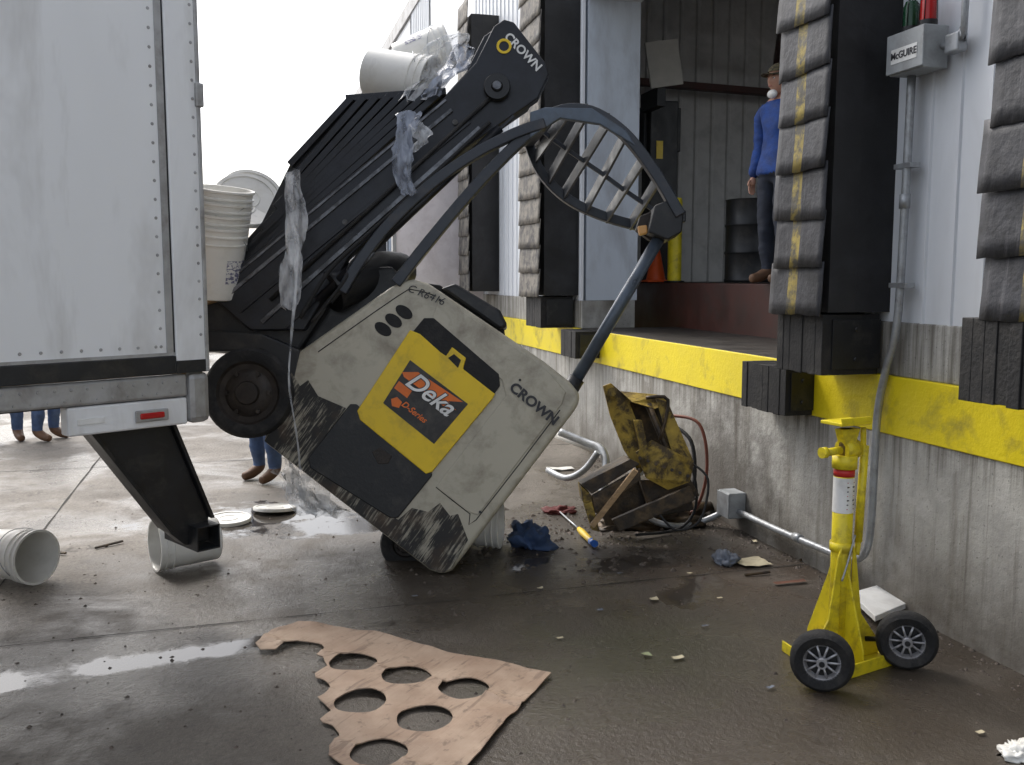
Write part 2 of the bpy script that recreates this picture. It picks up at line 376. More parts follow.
# ---------------------------------------------------------------- building
ZE=1.235
B=E('warehouse_building',(3,4,0))
DOORS=[(-3.2,2.2),(4.98,9.2),(13.9,17.6),(19.6,23.4)]
box('dock_foundation',(0,-20,-.5),(.6,60,.925),concw,B,.01)
box('yellow_edge_band',(-.012,-20,.925),(.6,60,ZE),yellowdock,B,.006)
edges=[-20]+[e for d in DOORS for e in d]+[60]
for i in range(0,len(edges),2):
    a,b=edges[i],edges[i+1]
    box('upper_kerb_%d'%i,(.015,a,ZE),(.6,b,1.52),concw,B,.008)
    box('wall_core_%d'%i,(.06,a,1.52),(.62,b,7),whiteyjamb,B,.004)
    vs=[];fs=[];y=a
    prof=[]
    while y<b:
        prof+=[(y,.03),(min(y+.085,b),.03),(min(y+.09,b),.018),(min(y+.105,b),.018),(min(y+.11,b),.03)]; y+=.2
    prof.append((b,.03))
    for (yy,xx) in prof: vs+=[(xx,yy,1.5),(xx,yy,7)]
    for k in range(len(prof)-1): fs.append((2*k,2*k+1,2*k+3,2*k+2))
    mesh('ribbed_cladding_%d'%i,vs,fs,ribwhite,B)
for i,(a,b) in enumerate(DOORS):
    box('door_header_%d'%i,(.05,a,4.5),(.62,b,7),ribwhite,B)
    box('dock_floor_%d'%i,(.0,a,1.15),(1.05,b,ZE+.003),darkfloor,B,.003)
    if i!=1: box('closed_door_%d'%i,(.35,a,ZE+.003),(.42,b,4.5),whiteyjamb,B)
box('interior_floor',(1.05,-4,1.0),(10,12,1.70),maroon,B,.01)
mesh('interior_floor_top',[(1.06,-4,1.704),(10,-4,1.704),(10,12,1.704),(1.06,12,1.704)],[(0,1,2,3)],darkfloor,B)
def ribint(name,pf,z0,z1,a,b,mat):
    vs=[];fs=[];y=a;pr=[]
    while y<b: pr+=[(y,0),(y+.16,0),(y+.175,.025),(y+.205,.025)]; y+=.22
    for t,d in pr: vs+=[pf(t,d,z0),pf(t,d,z1)]
    for k in range(len(pr)-1): fs.append((2*k,2*k+1,2*k+3,2*k+2))
    mesh(name,vs,fs,mat,B)
ribint('interior_partition',lambda t,d,z:(t,11-d,z),1.7,6,.62,10,intwall)
ribint('interior_back_wall',lambda t,d,z:(9-d,t,z),1.7,6,-4,11,intwall)
box('interior_ceiling',(.62,2.5,5.6),(10,12,5.7),intwall,B)  # ends short: unseen skylight gap added to brighten the interior
box('roof_parapet',(.0,-20,7),(.7,60,7.3),alu,B)
tube('roof_beam_1',[(1.2,7.2,4.9),(3.0,10.6,4.35)],.07,maroon,B,square=True)
tube('roof_beam_2',[(1.0,10.7,4.05),(8,10.7,3.9)],.06,maroon,B,square=True)
tube('roof_beam_3',[(.8,9.6,4.9),(6,9.6,4.9)],.09,maroon,B,square=True)
# ---------------------------------------------------------------- interior things
o=E('yellow_bollard',(1.2,9.55,1.7))
lathe('post',[(.0,0),(.075,0),(.075,.86),(.065,.9),(0,.91)],yellowj,o,24,Matrix.Translation((1.2,9.55,1.705)))
lathe('base_plate',[(0,0),(.11,0),(.11,.015),(.07,.016)],blacksteel,o,24,Matrix.Translation((1.2,9.55,1.705)))
o=E('traffic_cone',(1.12,9.85,1.7))
lathe('cone',[(.15,.0),(.15,.02),(.11,.025),(.03,.42),(.02,.43),(0,.43)],orange,o,24,Matrix.Translation((1.16,9.95,1.705)))
box('cone_base',(1.0,9.79,1.705),(1.32,10.11,1.722),orange,o)
o=E('door_control_post',(1.3,10.3,1.7))
box('post',(1.18,10.2,1.705),(1.52,10.45,3.75),blacksteel,o,.01)
box('tag',(1.25,10.19,3.1),(1.33,10.198,3.3),yellowp,o,0)
box('cabinet',(1.14,10.3,3.2),(1.6,10.5,3.7),blacksteel,o,.01)
o=E('leaning_grey_board',(1.2,9.9,4))
box('board',(.92,9.7,3.80),(1.30,9.73,4.28),greyboard,o,.004,Matrix.Rotation(math.radians(-10),3,'Y'))
box('board_bracket',(1.05,9.74,3.6),(1.15,10.2,3.8),blacksteel,o)
o=E('black_drum',(1.75,8.9,1.7))
lathe('drum_body',[(0,0),(.26,0),(.27,.02),(.26,.04),(.26,.28),(.272,.3),(.26,.32),(.26,.56),(.272,.58),(.26,.6),(.26,.82),(.27,.84),(.24,.845),(.24,.83),(0,.83)],blacksteel,o,32,Matrix.Translation((1.75,8.9,1.706)))
# ---------------------------------------------------------------- dock seals
def seal(y0,y1,proj=.374,z0=1.57,z1=5.2,seed=0,fl=None,yel=True):
    fl=fl or flap
    o=E('dock_seal',(-.2,(y0+y1)/2,2))
    n=30;vs=[];fs=[]
    for i in range(n+1):
        z=z0+(z1-z0)*i/n
        w=.008*noise.noise(Vector((z*3,seed,0)));w2=.012*noise.noise(Vector((z*4,seed,5)))
        for (x,y) in ((.03,y0+w),(-proj*.5,y0-.006+w2),(-proj+.03,y0+w),(-proj+.03,y1),(.03,y1)): vs.append((x,y,z))
    for i in range(n):
        for k in range(4): a=i*5+k; fs.append((a,a+1,a+6,a+5))
    fs.append((0,1,2,3,4)); 
    mesh('foam_core',vs,fs,blackfab,o,0,False)
    z=z0-.02; rr=random.Random(seed)
    i=0
    while z<z1:
        h=.29+rr.uniform(-.01,.01); a=y0-.010+rr.uniform(-.006,.006); b=y1+rr.uniform(-.03,.03)
        xo=-proj-.006-rr.uniform(0,.006); t=rr.uniform(.008,.022); tw=rr.uniform(-.018,.018)
        nx=11;nz=4;vs=[];fs=[]
        for r_ in range(nz+1):
            for c_ in range(nx+1):
                yy=a+(b-a)*c_/nx; zz=z+h*r_/nz
                cur=.005*noise.noise(Vector((yy*7,zz*3,seed)))
                fray=(.012*noise.noise(Vector((yy*25,z,seed)))) if r_==0 else 0
                vs.append((xo-t*(1-r_/nz)+cur,yy+.004*noise.noise(Vector((zz*8,i,seed))),zz+fray+tw*(c_/nx-.5)))
        for r_ in range(nz):
            for c_ in range(nx):
                q=r_*(nx+1)+c_; fs.append((q,q+1,q+nx+2,q+nx+1))
        me=mesh('flap_%d'%i,vs,fs,fl,o,0,True)
        so=me.modifiers.new('s','SOLIDIFY'); so.thickness=.007; so.offset=1
        me.data.materials.append(flapyel)
        if yel:
            for f in me.data.polygons:
                if (f.index%nx) in (5,6): f.material_index=1
        z+=.255; i+=1
    return o
seal(4.36,4.84,seed=1)
seal(2.65,3.25,seed=2,z0=1.6)
seal(9.35,10.1,seed=3,fl=flapbeige,yel=False)
seal(12.6,13.2,seed=4,fl=flapbeige,yel=False)
seal(18.2,19.6,seed=5)
seal(23.6,24.3,seed=6)
sh=E('dock_shelter_wing',(-.6,13.5,2))
box('vinyl_side',(-1.25,13.45,1.25),(0.02,13.52,3.7),pinkwhite,sh,.01)
box('frame',(-1.3,13.42,1.2),(-1.25,13.55,3.75),alu,sh)
def bumper(y0,y1,z0,z1,proj):
    o=E('dock_bumper',(-.1,(y0+y1)/2,z0))
    n=max(3,int((y1-y0)/.06)); w=(y1-y0)/n
    for i in range(n):
        j=random.uniform(-.004,.004)
        box('rubber_pad_%d'%i,(-proj+j,y0+i*w+.0005,z0+j),(-.015,y0+(i+1)*w-.0005,z1+j),blackrub,o,.003)
    box('angle_plate',(-proj*.85,y0-.012,z0+.03),(-.014,y0-.001,z1-.03),blacksteel,o,.002)
    for zz in (z0+.08,z1-.08):
        tube('bolt',[(-proj*.45,y0-.025,zz),(-proj*.45,y1+.02,zz)],.012,blacksteel,o)
bumper(4.38,4.82,ZE+.003,1.56,.36)
bumper(4.98,5.5,.93,1.22,.20)
bumper(2.6,3.32,ZE+.01,1.59,.40)
bumper(8.6,9.05,.98,1.24,.26)
bumper(9.4,9.95,ZE+.003,1.56,.36)
# ---------------------------------------------------------------- control box + conduit
o=E('dock_control_box',(-.1,4.2,2.85))
box('enclosure',(-.14,3.97,2.75),(-.0,4.22,2.95),greybox,o,.006)
box('lid',(-.152,3.96,2.755),(-.141,4.23,2.945),greybox,o,.004)
Rw=Matrix(((0,0,-1),(-1,0,0),(0,1,0)))
box('nameplate',(-.1545,4.0,2.80),(-.1525,4.19,2.87),labelwhite,o,0)
text('nameplate_text','McGUIRE',(-.1560,4.095,2.835),.047,0,darktext,o,R=Rw,ext=.0008,bold=.001)
for yy,mt,nm in ((4.03,redp,'red_signal_light'),(4.155,greenp,'green_signal_light')):
    lathe(nm,[(0,0),(.042,0),(.042,.02),(.037,.025),(.037,.12),(.028,.15),(0,.16)],mt,o,20,Matrix.Translation((-.075,yy,2.95)))
    lathe('lamp_guard',[(.044,0),(.044,.03)],blacksteel,o,20,Matrix.Translation((-.075,yy,2.95)))
    for k in range(4):
        a=k*math.pi/2+.5
        tube('guard_wire',[(-.075+.043*math.cos(a),yy+.043*math.sin(a),2.98),(-.075+.04*math.cos(a),yy+.04*math.sin(a),3.08),(-.075,yy,3.125)],.0025,blacksteel,o,6)
box('fitting',(-.06,3.84,2.80),(-.0,3.93,2.89),galv,o,.01)
tube('upper_conduit',[(-.035,3.97,2.85),(-.035,3.9,2.85),(-.035,3.84,2.9),(-.035,3.83,3.05),(-.035,3.83,5.2)],.016,galv,o,sm=4)
o=E('wall_conduit',(-.03,4.25,1))
tube('conduit',[(-.045,4.17,2.75),(-.045,4.18,2.0),(-.045,4.20,1.5),(-.05,4.27,1.25),(-.05,4.32,1.0),(-.05,4.33,.5),(-.05,4.36,.28),(-.05,4.46,.19),(-.05,4.6,.17),(-.05,5.3,.15),(-.05,5.78,.15)],.021,galv,o,14,sm=6)
for z in (2.3,1.7): box('strap',(-.068,4.12,z),(-.01,4.25,z+.025),galv,o,.002)
for q in ((-.045,4.18,2.1),(-.05,5.0,.16)):
    tube('coupling',[Vector(q),Vector(q)+(Vector((0,0,.07)) if q[2]>1 else Vector((0,.07,0)))],.027,galv,o)
o=E('junction_box',(-.06,5.86,.18))
box('box',(-.13,5.76,.10),(-.0,5.92,.28),greybox,o,.008)
box('cover',(-.137,5.755,.105),(-.131,5.925,.275),galv,o,.003)
o=E('flexible_cable',(-.3,6,.3))
tube('grey_flex',[(-.06,5.92,.12),(-.22,6.0,.03),(-.45,5.95,.03),(-.62,6.05,.10),(-.60,6.2,.35),(-.42,6.3,.6),(-.3,6.35,.72)],.022,galv,o,10,sm=8)
hose_o=M('red_brown_hose',(.16,.04,.02),.5,0,.3,9)
tube('red_hose',[(-.35,6.35,.75),(-.2,6.1,.72),(-.18,6.0,.4),(-.25,6.05,.1),(-.4,6.2,.05)],.012,hose_o,o,8,sm=8)
tube('black_hose',[(-.38,6.3,.72),(-.28,6.05,.6),(-.3,5.98,.25),(-.38,6.15,.05),(-.6,6.3,.04)],.014,blackrub,o,8,sm=8)
tube('black_hose_2',[(-.5,6.2,.5),(-.36,5.95,.5),(-.33,5.85,.22),(-.45,5.85,.04),(-.8,5.8,.03)],.010,blackrub,o,8,sm=8)
# ---------------------------------------------------------------- trailer
TO=Vector((-3.47,4.83,0)); ta=Vector((.866,.5,0)); tb=Vector((-.5,.866,0))
tr=E('semi_trailer',TO)
def TL(x,y,z): return TO+ta*x+tb*y+Vector((0,0,z))
def tbox(name,lo,hi,mat,bevel=.004):
    vs=[TL(x,y,z) for x in (lo[0],hi[0]) for y in (lo[1],hi[1]) for z in (lo[2],hi[2])]
    return mesh(name,vs,[(0,1,3,2),(4,6,7,5),(0,4,5,1),(2,3,7,6),(0,2,6,4),(1,5,7,3)],mat,tr,bevel)
Lt=13
tbox('near_side_panel',(-Lt,0,1.385),(-.16,.04,4.1),white_panel)
tbox('far_side_panel',(-Lt,2.5,1.385),(-.16,2.54,4.1),white_panel)
tbox('near_corner_post',(-.158,-.012,1.30),(0,.06,4.1),white_panel,.008)
tbox('far_corner_post',(-.158,2.48,1.30),(0,2.552,4.1),white_panel,.008)
tbox('post_edge_trim',(-.012,-.018,1.3),(.008,.03,4.1),alu,.004)
tbox('near_bottom_rail',(-Lt,-.014,1.30),(-.16,.05,1.383),blacksteel,.003)
tbox('rail_on_post',(-.16,-.016,1.30),(.0,-.0125,1.36),blacksteel,.001)
tbox('panel_lower_lip',(-Lt,-.004,1.385),(-.16,-.0005,1.40),alu,0)
tbox('far_bottom_rail',(-Lt,2.49,1.30),(-.16,2.554,1.383),blacksteel,.003)
tbox('roof',(-Lt,0.0,4.102),(0,2.54,4.14),white_panel)
tbox('floor',(-Lt,.05,1.24),(-.02,2.49,1.299),wood)
tbox('front_wall',(-Lt-.05,0,1.3),(-Lt,2.54,4.1),white_panel)
tbox('seam_line',(-.165,-.003,1.385),(-.158,.03,4.1),blacksteel,0)
tbox('inner_door_seal',(-.20,-.006,1.385),(-.167,-.0005,4.1),alu,.001)
tbox('panel_joint_1',(-1.28,-.004,1.385),(-1.23,-.0005,4.1),white_panel,.001)
tbox('side_sill',(-12.5,.005,1.185),(-.1,.10,1.292),alu,.012)
tbox('side_sill_lower',(-.66,.012,1.05),(-.1,.10,1.18),white_panel,.01)
tbox('sill_block',(-.098,-.004,1.05),(.015,.2,1.297),alu,.03)
tbox('rear_sill',(-.1,.2,1.05),(.0,2.54,1.235),alu,.01)
for k in range(16):
    tbox('cross_member_%d'%k,(-1.9-k*.7,.1,1.19),(-1.84-k*.7,2.44,1.24),blacksteel,0)
rv=[];rf=[]
def rivet(c,r=.008,h=.004):
    b=len(rv)
    for s_,hh in ((1,0),(.7,h)):
        for k in range(8): a=k*math.pi/4; rv.append(TL(c[0]+r*s_*math.cos(a),c[1]-hh,c[2]+r*s_*math.sin(a)))
    for k in range(8): rf.append((b+k,b+(k+1)%8,b+8+(k+1)%8,b+8+k))
    rf.append(tuple(b+8+k for k in range(8)))
z=1.43
while z<4.05:
    rivet((-.225,0,z)); rivet((-.03,-.012,z+.05)); rivet((-1.255,-.004,z)); rivet((-2.5,0,z)); z+=.085
x=-.25
while x>-12.8: rivet((x,0,1.43)); rivet((x,-.0,4.05)); x-=.085
x=-.15
while x>-12: rivet((x,.005,1.26)); rivet((x-.03,.005,1.21),.006); x-=.07
mesh('rivets',rv,rf,alu,tr)
tbox('marker_light',(-.34,-.006,1.095),(-.22,.011,1.125),redp,.008)
tbox('marker_bezel',(-.36,.0,1.082),(-.20,.0115,1.138),alu,.006)
tbox('reflector_strip',(-.62,.008,1.10),(-.5,.0115,1.125),labelwhite,0)
tbox('hinge',(-.02,-.03,2.55),(.02,.01,2.66),alu,.006)
tbox('hinge_2',(-.02,-.03,3.5),(.02,.01,3.61),alu,.006)
yy=.13
prism('guard_leg',[TL(-.52,yy,1.05),TL(-.14,yy,1.05),TL(.05,yy,.54),TL(.05,yy,.42),TL(-.08,yy,.42),TL(-.16,yy,.50)],tb*.10,blacksteel,tr,.006)
prism('leg_flange',[TL(-.14,yy-.03,1.05),TL(-.12,yy-.03,1.05),TL(.07,yy-.03,.54),TL(.05,yy-.03,.54)],tb*.18,blacksteel,tr,.003)
prism('leg_flange_2',[TL(-.53,yy-.02,1.05),TL(-.51,yy-.02,1.05),TL(-.14,yy-.02,.50),TL(-.16,yy-.02,.50)],tb*.15,blacksteel,tr,.003)
for yb in (1.0,1.6): tbox('spare_crossbar',(-.84,yb,1.05),(-.3,yb+.08,1.19),blacksteel)
def sqtube(name,y0,y1,cx,cz,h,t):
    o_=[(-h,-h),(h,-h),(h,h),(-h,h)]; i_=[(a*(1-t),b*(1-t)) for a,b in o_]
    vs=[TL(cx+a,y0,cz+b) for a,b in o_]+[TL(cx+a,y0,cz+b) for a,b in i_]+[TL(cx+a,y1,cz+b) for a,b in o_]+[TL(cx+a,y1,cz+b) for a,b in i_]
    fs=[]
    for k in range(4):
        j=(k+1)%4; fs+=[(k,j,4+j,4+k),(8+k,12+k,12+j,8+j),(k,8+k,8+j,j),(4+k,4+j,12+j,12+k)]
    mesh(name,vs,fs,blacksteel,tr,.002)
sqtube('guard_tube_stub',.04,.40,.0,.46,.062,.12)
for x in (-3.6,-4.9):
    for y in (.3,2.24):
        Mx=axmat(TL(x,y-.28,.5),tb)
        lathe('tyre',[(.28,0),(.42,0),(.49,.03),(.5,.08),(.5,.24),(.5,.44),(.49,.5),(.42,.54),(.28,.54)],tyre,tr,40,Mx)
        lathe('wheel_rim',[(.28,.01),(.26,.02),(.25,.1),(.14,.13),(.12,.04),(.0,.03)],rimsilver,tr,40,Mx)
    tube('axle',[TL(x,.3,.5),TL(x,2.2,.5)],.06,blacksteel,tr)
    tbox('suspension',(x-.1,.6,.5),(x+.1,.7,1.2),blacksteel); tbox('suspension',(x-.1,1.85,.5),(x+.1,1.95,1.2),blacksteel)
for y in (.5,2.0): tbox('landing_leg',(-10.5,y,.05),(-10.38,y+.12,1.2),blacksteel)
# ---------------------------------------------------------------- reach truck
RT=E('reach_truck',S(420,430,5.7))
T0=5.63; D=.95
def pl(name,pts,t,th,mat,bev=.004,p=None): return prism(name,[S(x,y,t) for x,y in pts],FWD*th,mat,p or RT,bev)
body=[(262,441),(272,424),(298,352),(390,287),(402,281),(414,279),(428,283),(545,362),(570,382),(579,393),(580,402),(574,412),(470,548),(452,571),(443,575),(430,571)]
b=pl('body_shell',body,T0,D,cream,.03)
b.modifiers['bevel'].segments=4
pl('rear_side_cover',[(440,296),(545,368),(566,392),(562,404),(478,515),(468,512),(436,487),(506,396),(502,380),(432,318)],T0-.008,.01,cream,.004)
tube('cover_seam',[S(x,y,T0-.001) for x,y in ((318,352),(398,296),(414,290),(436,296))],.003,blackrub,RT,6,sm=3)
tube('cover_seam_2',[S(x,y,T0-.001) for x,y in ((436,487),(452,500),(470,514),(476,520),(560,410))],.003,blackrub,RT,6,sm=2)
pl('scraped_skirt',[(264,441),(274,426),(300,446),(398,520),(412,508),(428,512),(440,503),(450,516),(458,514),(468,540),(452,568),(443,573),(430,569)],T0-.006,.01,scrape,.003)
pl('scraped_corner_wear',[(272,424),(291,372),(300,386),(308,380),(318,396),(346,408),(306,462),(298,446)],T0-.0065,.004,scrape,.001)
pl('black_battery_door',[(350,404),(356,404),(431,468),(432,476),(398,518),(390,518),(310,468),(308,458)],T0-.012,.02,blacksteel,.006)
pl('door_latch_recess',[(372,452),(380,447),(392,456),(388,464),(378,464)],T0-.015,.01,hubm,.003)
pl('battery_recess',[(424,318),(434,318),(499,374),(500,386),(492,397),(380,400),(410,335)],T0-.010,.02,blackrub,.004)
yel=[(410,330),(420,334),(440,352),(446,356),(452,347),(466,358),(463,369),(495,394),(493,398),(432,472),(426,474),(360,420),(357,411)]
pl('yellow_battery_cover',yel,T0-.018,.02,yellowp,.005)
pl('handle_slot',[(448,358),(454,354),(461,360),(458,368)],T0-.0205,.004,blackrub,.001)
pl('label',[(410,360),(468,404),(434,444),(383,403)],T0-.0205,.004,labelblack,.001)
pl('label_stripe',[(394,388),(399,381),(412,391),(407,398)],T0-.022,.003,labelorange,0)
pl('logo_flash',[(402,372),(418,372),(463,402),(448,401),(456,410),(446,408),(404,377)],T0-.0225,.003,labelorange,0)
text('label_logo_shadow','Deka',S(430,394,T0-.0245),.15,math.radians(-38),labelblack,RT,shear=.35,ext=.001,bold=.007)
text('label_logo','Deka',S(430,394,T0-.028),.15,math.radians(-38),labelwhite,RT,shear=.35,ext=.002,bold=.002)
text('label_subtitle','D-Series',S(414,412,T0-.024),.05,math.radians(-38),labelorange,RT,shear=.3,bold=.001)
pl('label_badge',[(391,399),(397,397),(402,402),(399,408),(392,406)],T0-.0225,.003,labelorange,0)
text('brand_lettering','CROWN',S(534,404,T0-.0135),.083,math.radians(-39),darktext,RT,ext=.002,bold=.003,sx=1.05)
text('chalk_number','C R6416',S(426,295,T0-.012),.065,math.radians(-22),darktext,RT,ext=.0005,shear=.2)
for i,(x,y) in enumerate([(383,329),(393.5,320.5),(404,312)]):
    pts=[]
    for k in range(18):
        a=2*math.pi*k/18; ux=9.5*math.cos(a);uy=5.8*math.sin(a); ca,sa=math.cos(math.radians(35)),math.sin(math.radians(35))
        pts.append((x+ux*ca-uy*sa,y+ux*sa+uy*ca))
    pl('vent_slot_%d'%i,pts,T0-.006,.01,blackrub,.002)
for x,y in ((440,300),(480,512),(520,380)):
    tube('cover_bolt',[S(x,y,T0),S(x,y,T0-.012)],.008,blacksteel,RT)
tube('motor_dome',[S(330,292,T0+.1),S(352,282,T0+.2),S(380,272,T0+.4),S(398,272,T0+.7)],.13,blacksteel,RT,20,sm=3)
pl('motor_bulkhead',[(290,352),(325,296),(352,268),(392,266),(408,290),(330,346)],T0+.2,.6,blacksteel,.02)
pl('top_deck',[(412,281),(440,285),(505,330),(500,340),(430,300)],T0+.25,.5,blackrub,.01)
pl('arm_rest',[(440,288),(455,283),(500,310),(508,326),(500,330)],T0+.2,.3,blacksteel,.02)
def wheel(name,c,r,w,hub=.62,mat=tyre,hm=hubm,ax=None,p=None):
    Mx=axmat(c,ax or FWD)
    lathe(name+'_tyre',[(r*hub,.012),(r*.8,0),(r*.93,.004),(r,.03),(r,w-.03),(r*.93,w-.004),(r*.8,w),(r*hub,w-.012)],mat,p or RT,48,Mx)
    lathe(name+'_hub',[(r*hub,.012),(r*hub*.92,.03),(r*hub*.75,.035),(r*hub*.6,.012),(r*hub*.38,.01),(r*hub*.34,-.012),(r*.1,-.015),(0,-.015)],hm,p or RT,48,Mx)
    for k in range(6):
        a=k*math.pi/3; q=Mx@Vector((r*hub*.67*math.cos(a),r*hub*.67*math.sin(a),.02)); q2=Mx@Vector((r*hub*.67*math.cos(a),r*hub*.67*math.sin(a),-.004))
        tube(name+'_bolt',[q,q2],r*.05,hm,p or RT,6,False)
wheel('load_wheel',S(247,393,T0-.05),.268,.17,.7)
wheel('load_wheel_far',S(262,382,T0+.8),.268,.17)
wheel('drive_wheel',S(405,545,T0+.28),.16,.12,.5)
pl('drive_wheel_fork',[(392,530),(430,560),(420,548),(425,520),(400,505)],T0+.2,.06,blacksteel,.01)
pl('outrigger_arm',[(200,352),(208,330),(262,334),(300,350),(296,378),(270,430),(262,420),(290,375),(262,350)],T0+.0,.14,blacksteel,.01)
pl('mast_base_frame',[(200,300),(232,262),(300,262),(345,268),(325,312),(298,352),(240,350),(205,352)],T0+.12,.5,blacksteel,.02)
def rail(t,name,dx=0,dy=0):
    q=[(206,292),(438,104),(476,62),(494,26),(504,19),(514,22),(545,62),(549,74),(538,98),(466,148),(348,258),(304,330),(250,330)]
    pl(name,[(x+dx,y+dy) for x,y in q],t,.09,maststeel,.008)
rail(T0+.05,'mast_rail_near'); rail(T0+.72,'mast_rail_far',-10,10)
for k,(a,b_,w) in enumerate([((222,300),(452,110),3.2),((240,312),(470,122),2.5),((262,322),(480,128),4),((285,328),(514,116),2.6),((215,292),(446,100),2)]):
    tube('mast_channel_lip_%d'%k,[S(*a,T0+.045),S(*b_,T0+.045)],w*.0059/1.2,maststeel if k%2 else mastlight,RT,square=True)  # paler lips hold the mast's metal highlights in their colour
tube('lift_chain',[S(270,300,T0+.03),S(492,96,T0+.03)],.012,blackrub,RT)
tube('lift_cylinder',[S(318,300,T0+.03),S(500,128,T0+.03)],.028,maststeel,RT,16)
tube('piston_rod',[S(330,302,T0-.0),S(374,252,T0-.0)],.016,mastlight,RT,16)
tube('hydraulic_hose',[S(300,318,T0-.02),S(330,270,T0-.03),S(375,228,T0+.0),S(430,178,T0+.02),S(490,122,T0+.02)],.012,blackrub,RT,10,sm=6)
tube('hydraulic_hose_2',[S(312,322,T0-.02),S(345,280,T0-.03),S(352,262,T0+.0),S(396,215,T0+.03)],.010,blackrub,RT,10,sm=6)
for x,y in ((260,290),(350,215),(440,140)): pl('mast_cross_member',[(x-8,y-8),(x+10,y-10),(x+14,y+10),(x-4,y+12)],T0+.14,.6,maststeel,.01)
for x,y in ((300,262),(345,222),(400,172),(455,122)):
    tube('roller_bolt',[S(x,y,T0+.05),S(x,y,T0+.03)],.017,mastlight,RT,10)
lathe('mast_pulley',[(0,-.01),(.03,-.01),(.035,0),(.075,0),(.08,.01),(.065,.025),(.08,.04),(.075,.05),(0,.05)],blacksteel,RT,28,axmat(S(497,86,T0+.0),FWD))
lathe('mast_pulley_cap',[(0,-.02),(.025,-.02),(.03,-.01)],mastlight,RT,20,axmat(S(497,86,T0+.0),FWD))
lathe('logo_ring',[(.03,0),(.045,0),(.045,.005),(.03,.005)],yellowp,RT,24,axmat(S(504,46,T0+.043),FWD))
text('mast_lettering','CROWN',S(523,52,T0+.046),.072,math.radians(-46),labelwhite,RT,ext=.001,bold=.002)
tops=[(352+12.5*i,98-i*.6) for i in range(8)]
bots=[(290,165),(288,184),(276,208),(262,230),(248,250),(232,268),(216,284),(205,300)]
pl('backrest_plate',[(352,99),(438,94),(452,96),(215,300),(200,292),(262,222),(292,160)],T0+.17,.03,blacksteel,.004)
for i,(a,b_) in enumerate(zip(tops,bots)):
    tube('backrest_rib_%d'%i,[S(*a,T0+.13),S(*b_,T0+.13)],.029,maststeel,RT,square=True)
tube('backrest_top_bar',[S(346,99,T0+.14),S(446,92,T0+.14)],.03,maststeel,RT,square=True)
for dt in (.15,.6):
    prism('fork',[S(205,285,T0+dt),S(215,300,T0+dt),S(110,345,T0+dt+.3),S(105,338,T0+dt+.3)],FWD*.12,blacksteel,RT,.004)
A=[(396,284),(428,243),(478,184),(528,134),(556,113),(590,112),(624,134),(654,172),(680,216)]
tube('guard_arm_near',[S(x,y,T0+.02) for x,y in A],.047,guardm,RT,sm=5,square=True)
Bp=[(342,292),(360,262),(388,226),(430,186),(472,156),(515,134),(545,124)]
tube('guard_arm_inner',[S(x,y,T0-.0) for x,y in Bp],.045,guardm,RT,sm=5,square=True)
Fp=[(528,142),(541,172),(566,198),(600,215),(640,226),(668,226)]
tube('guard_arm_far',[S(x,y,T0+.95) for x,y in Fp],.045,guardm,RT,sm=5,square=True)
tube('guard_front_bar',[S(548,116,T0+.05),S(528,142,T0+.95)],.05,guardm,RT,square=True)
tube('guard_rear_bar',[S(680,216,T0+.02),S(666,226,T0+.95)],.05,guardm,RT,square=True)
pl('guard_top_plate',[(530,112),(545,107),(592,108),(626,130),(636,146),(600,124),(560,118),(530,138)],T0-.02,.04,guardl,.006)
nearA=smoothpts([S(x,y,T0+.02) for x,y in A[4:]],8); farA=smoothpts([S(x,y,T0+.95) for x,y in Fp],7)
for i,f in enumerate((.10,.24,.38,.52,.66,.80)):
    a=nearA[int(f*(len(nearA)-1))]; b_=farA[int((f*.9+.05)*(len(farA)-1))]
    prism('guard_slat_%d'%i,[a-Vector((0,0,.045)),a+Vector((0,0,.045)),b_+Vector((0,0,.045)),b_-Vector((0,0,.045))],RGT*.016,guardm,RT,.003)
midA=[nearA[int(f*(len(nearA)-1))].lerp(farA[int((f*.9+.05)*(len(farA)-1))],.5) for f in (0,.10,.24,.38,.52,.66,.80,1)]
tube('guard_mid_bar',midA,.018,guardm,RT,square=True)
tube('guard_rear_post',[S(664,230,T0+.1),S(571,388,T0+.1)],.038,guardl,RT,20)
pl('guard_joint',[(655,205),(668,200),(684,215),(682,232),(668,240),(648,232)],T0-.0,.16,blacksteel,.01)
pl('guard_joint_plate',[(640,216),(655,210),(664,236),(650,240),(636,230)],T0+.12,.06,hubm,.006)
pl('amber_lamp',[(638,226),(647,225),(648,233),(640,235)],T0+.05,.05,M('amber_lens',(.6,.3,.08),.3),.006)
tube('post_foot',[S(577,378,T0+.1),S(566,396,T0+.1)],.05,blacksteel,RT,20)
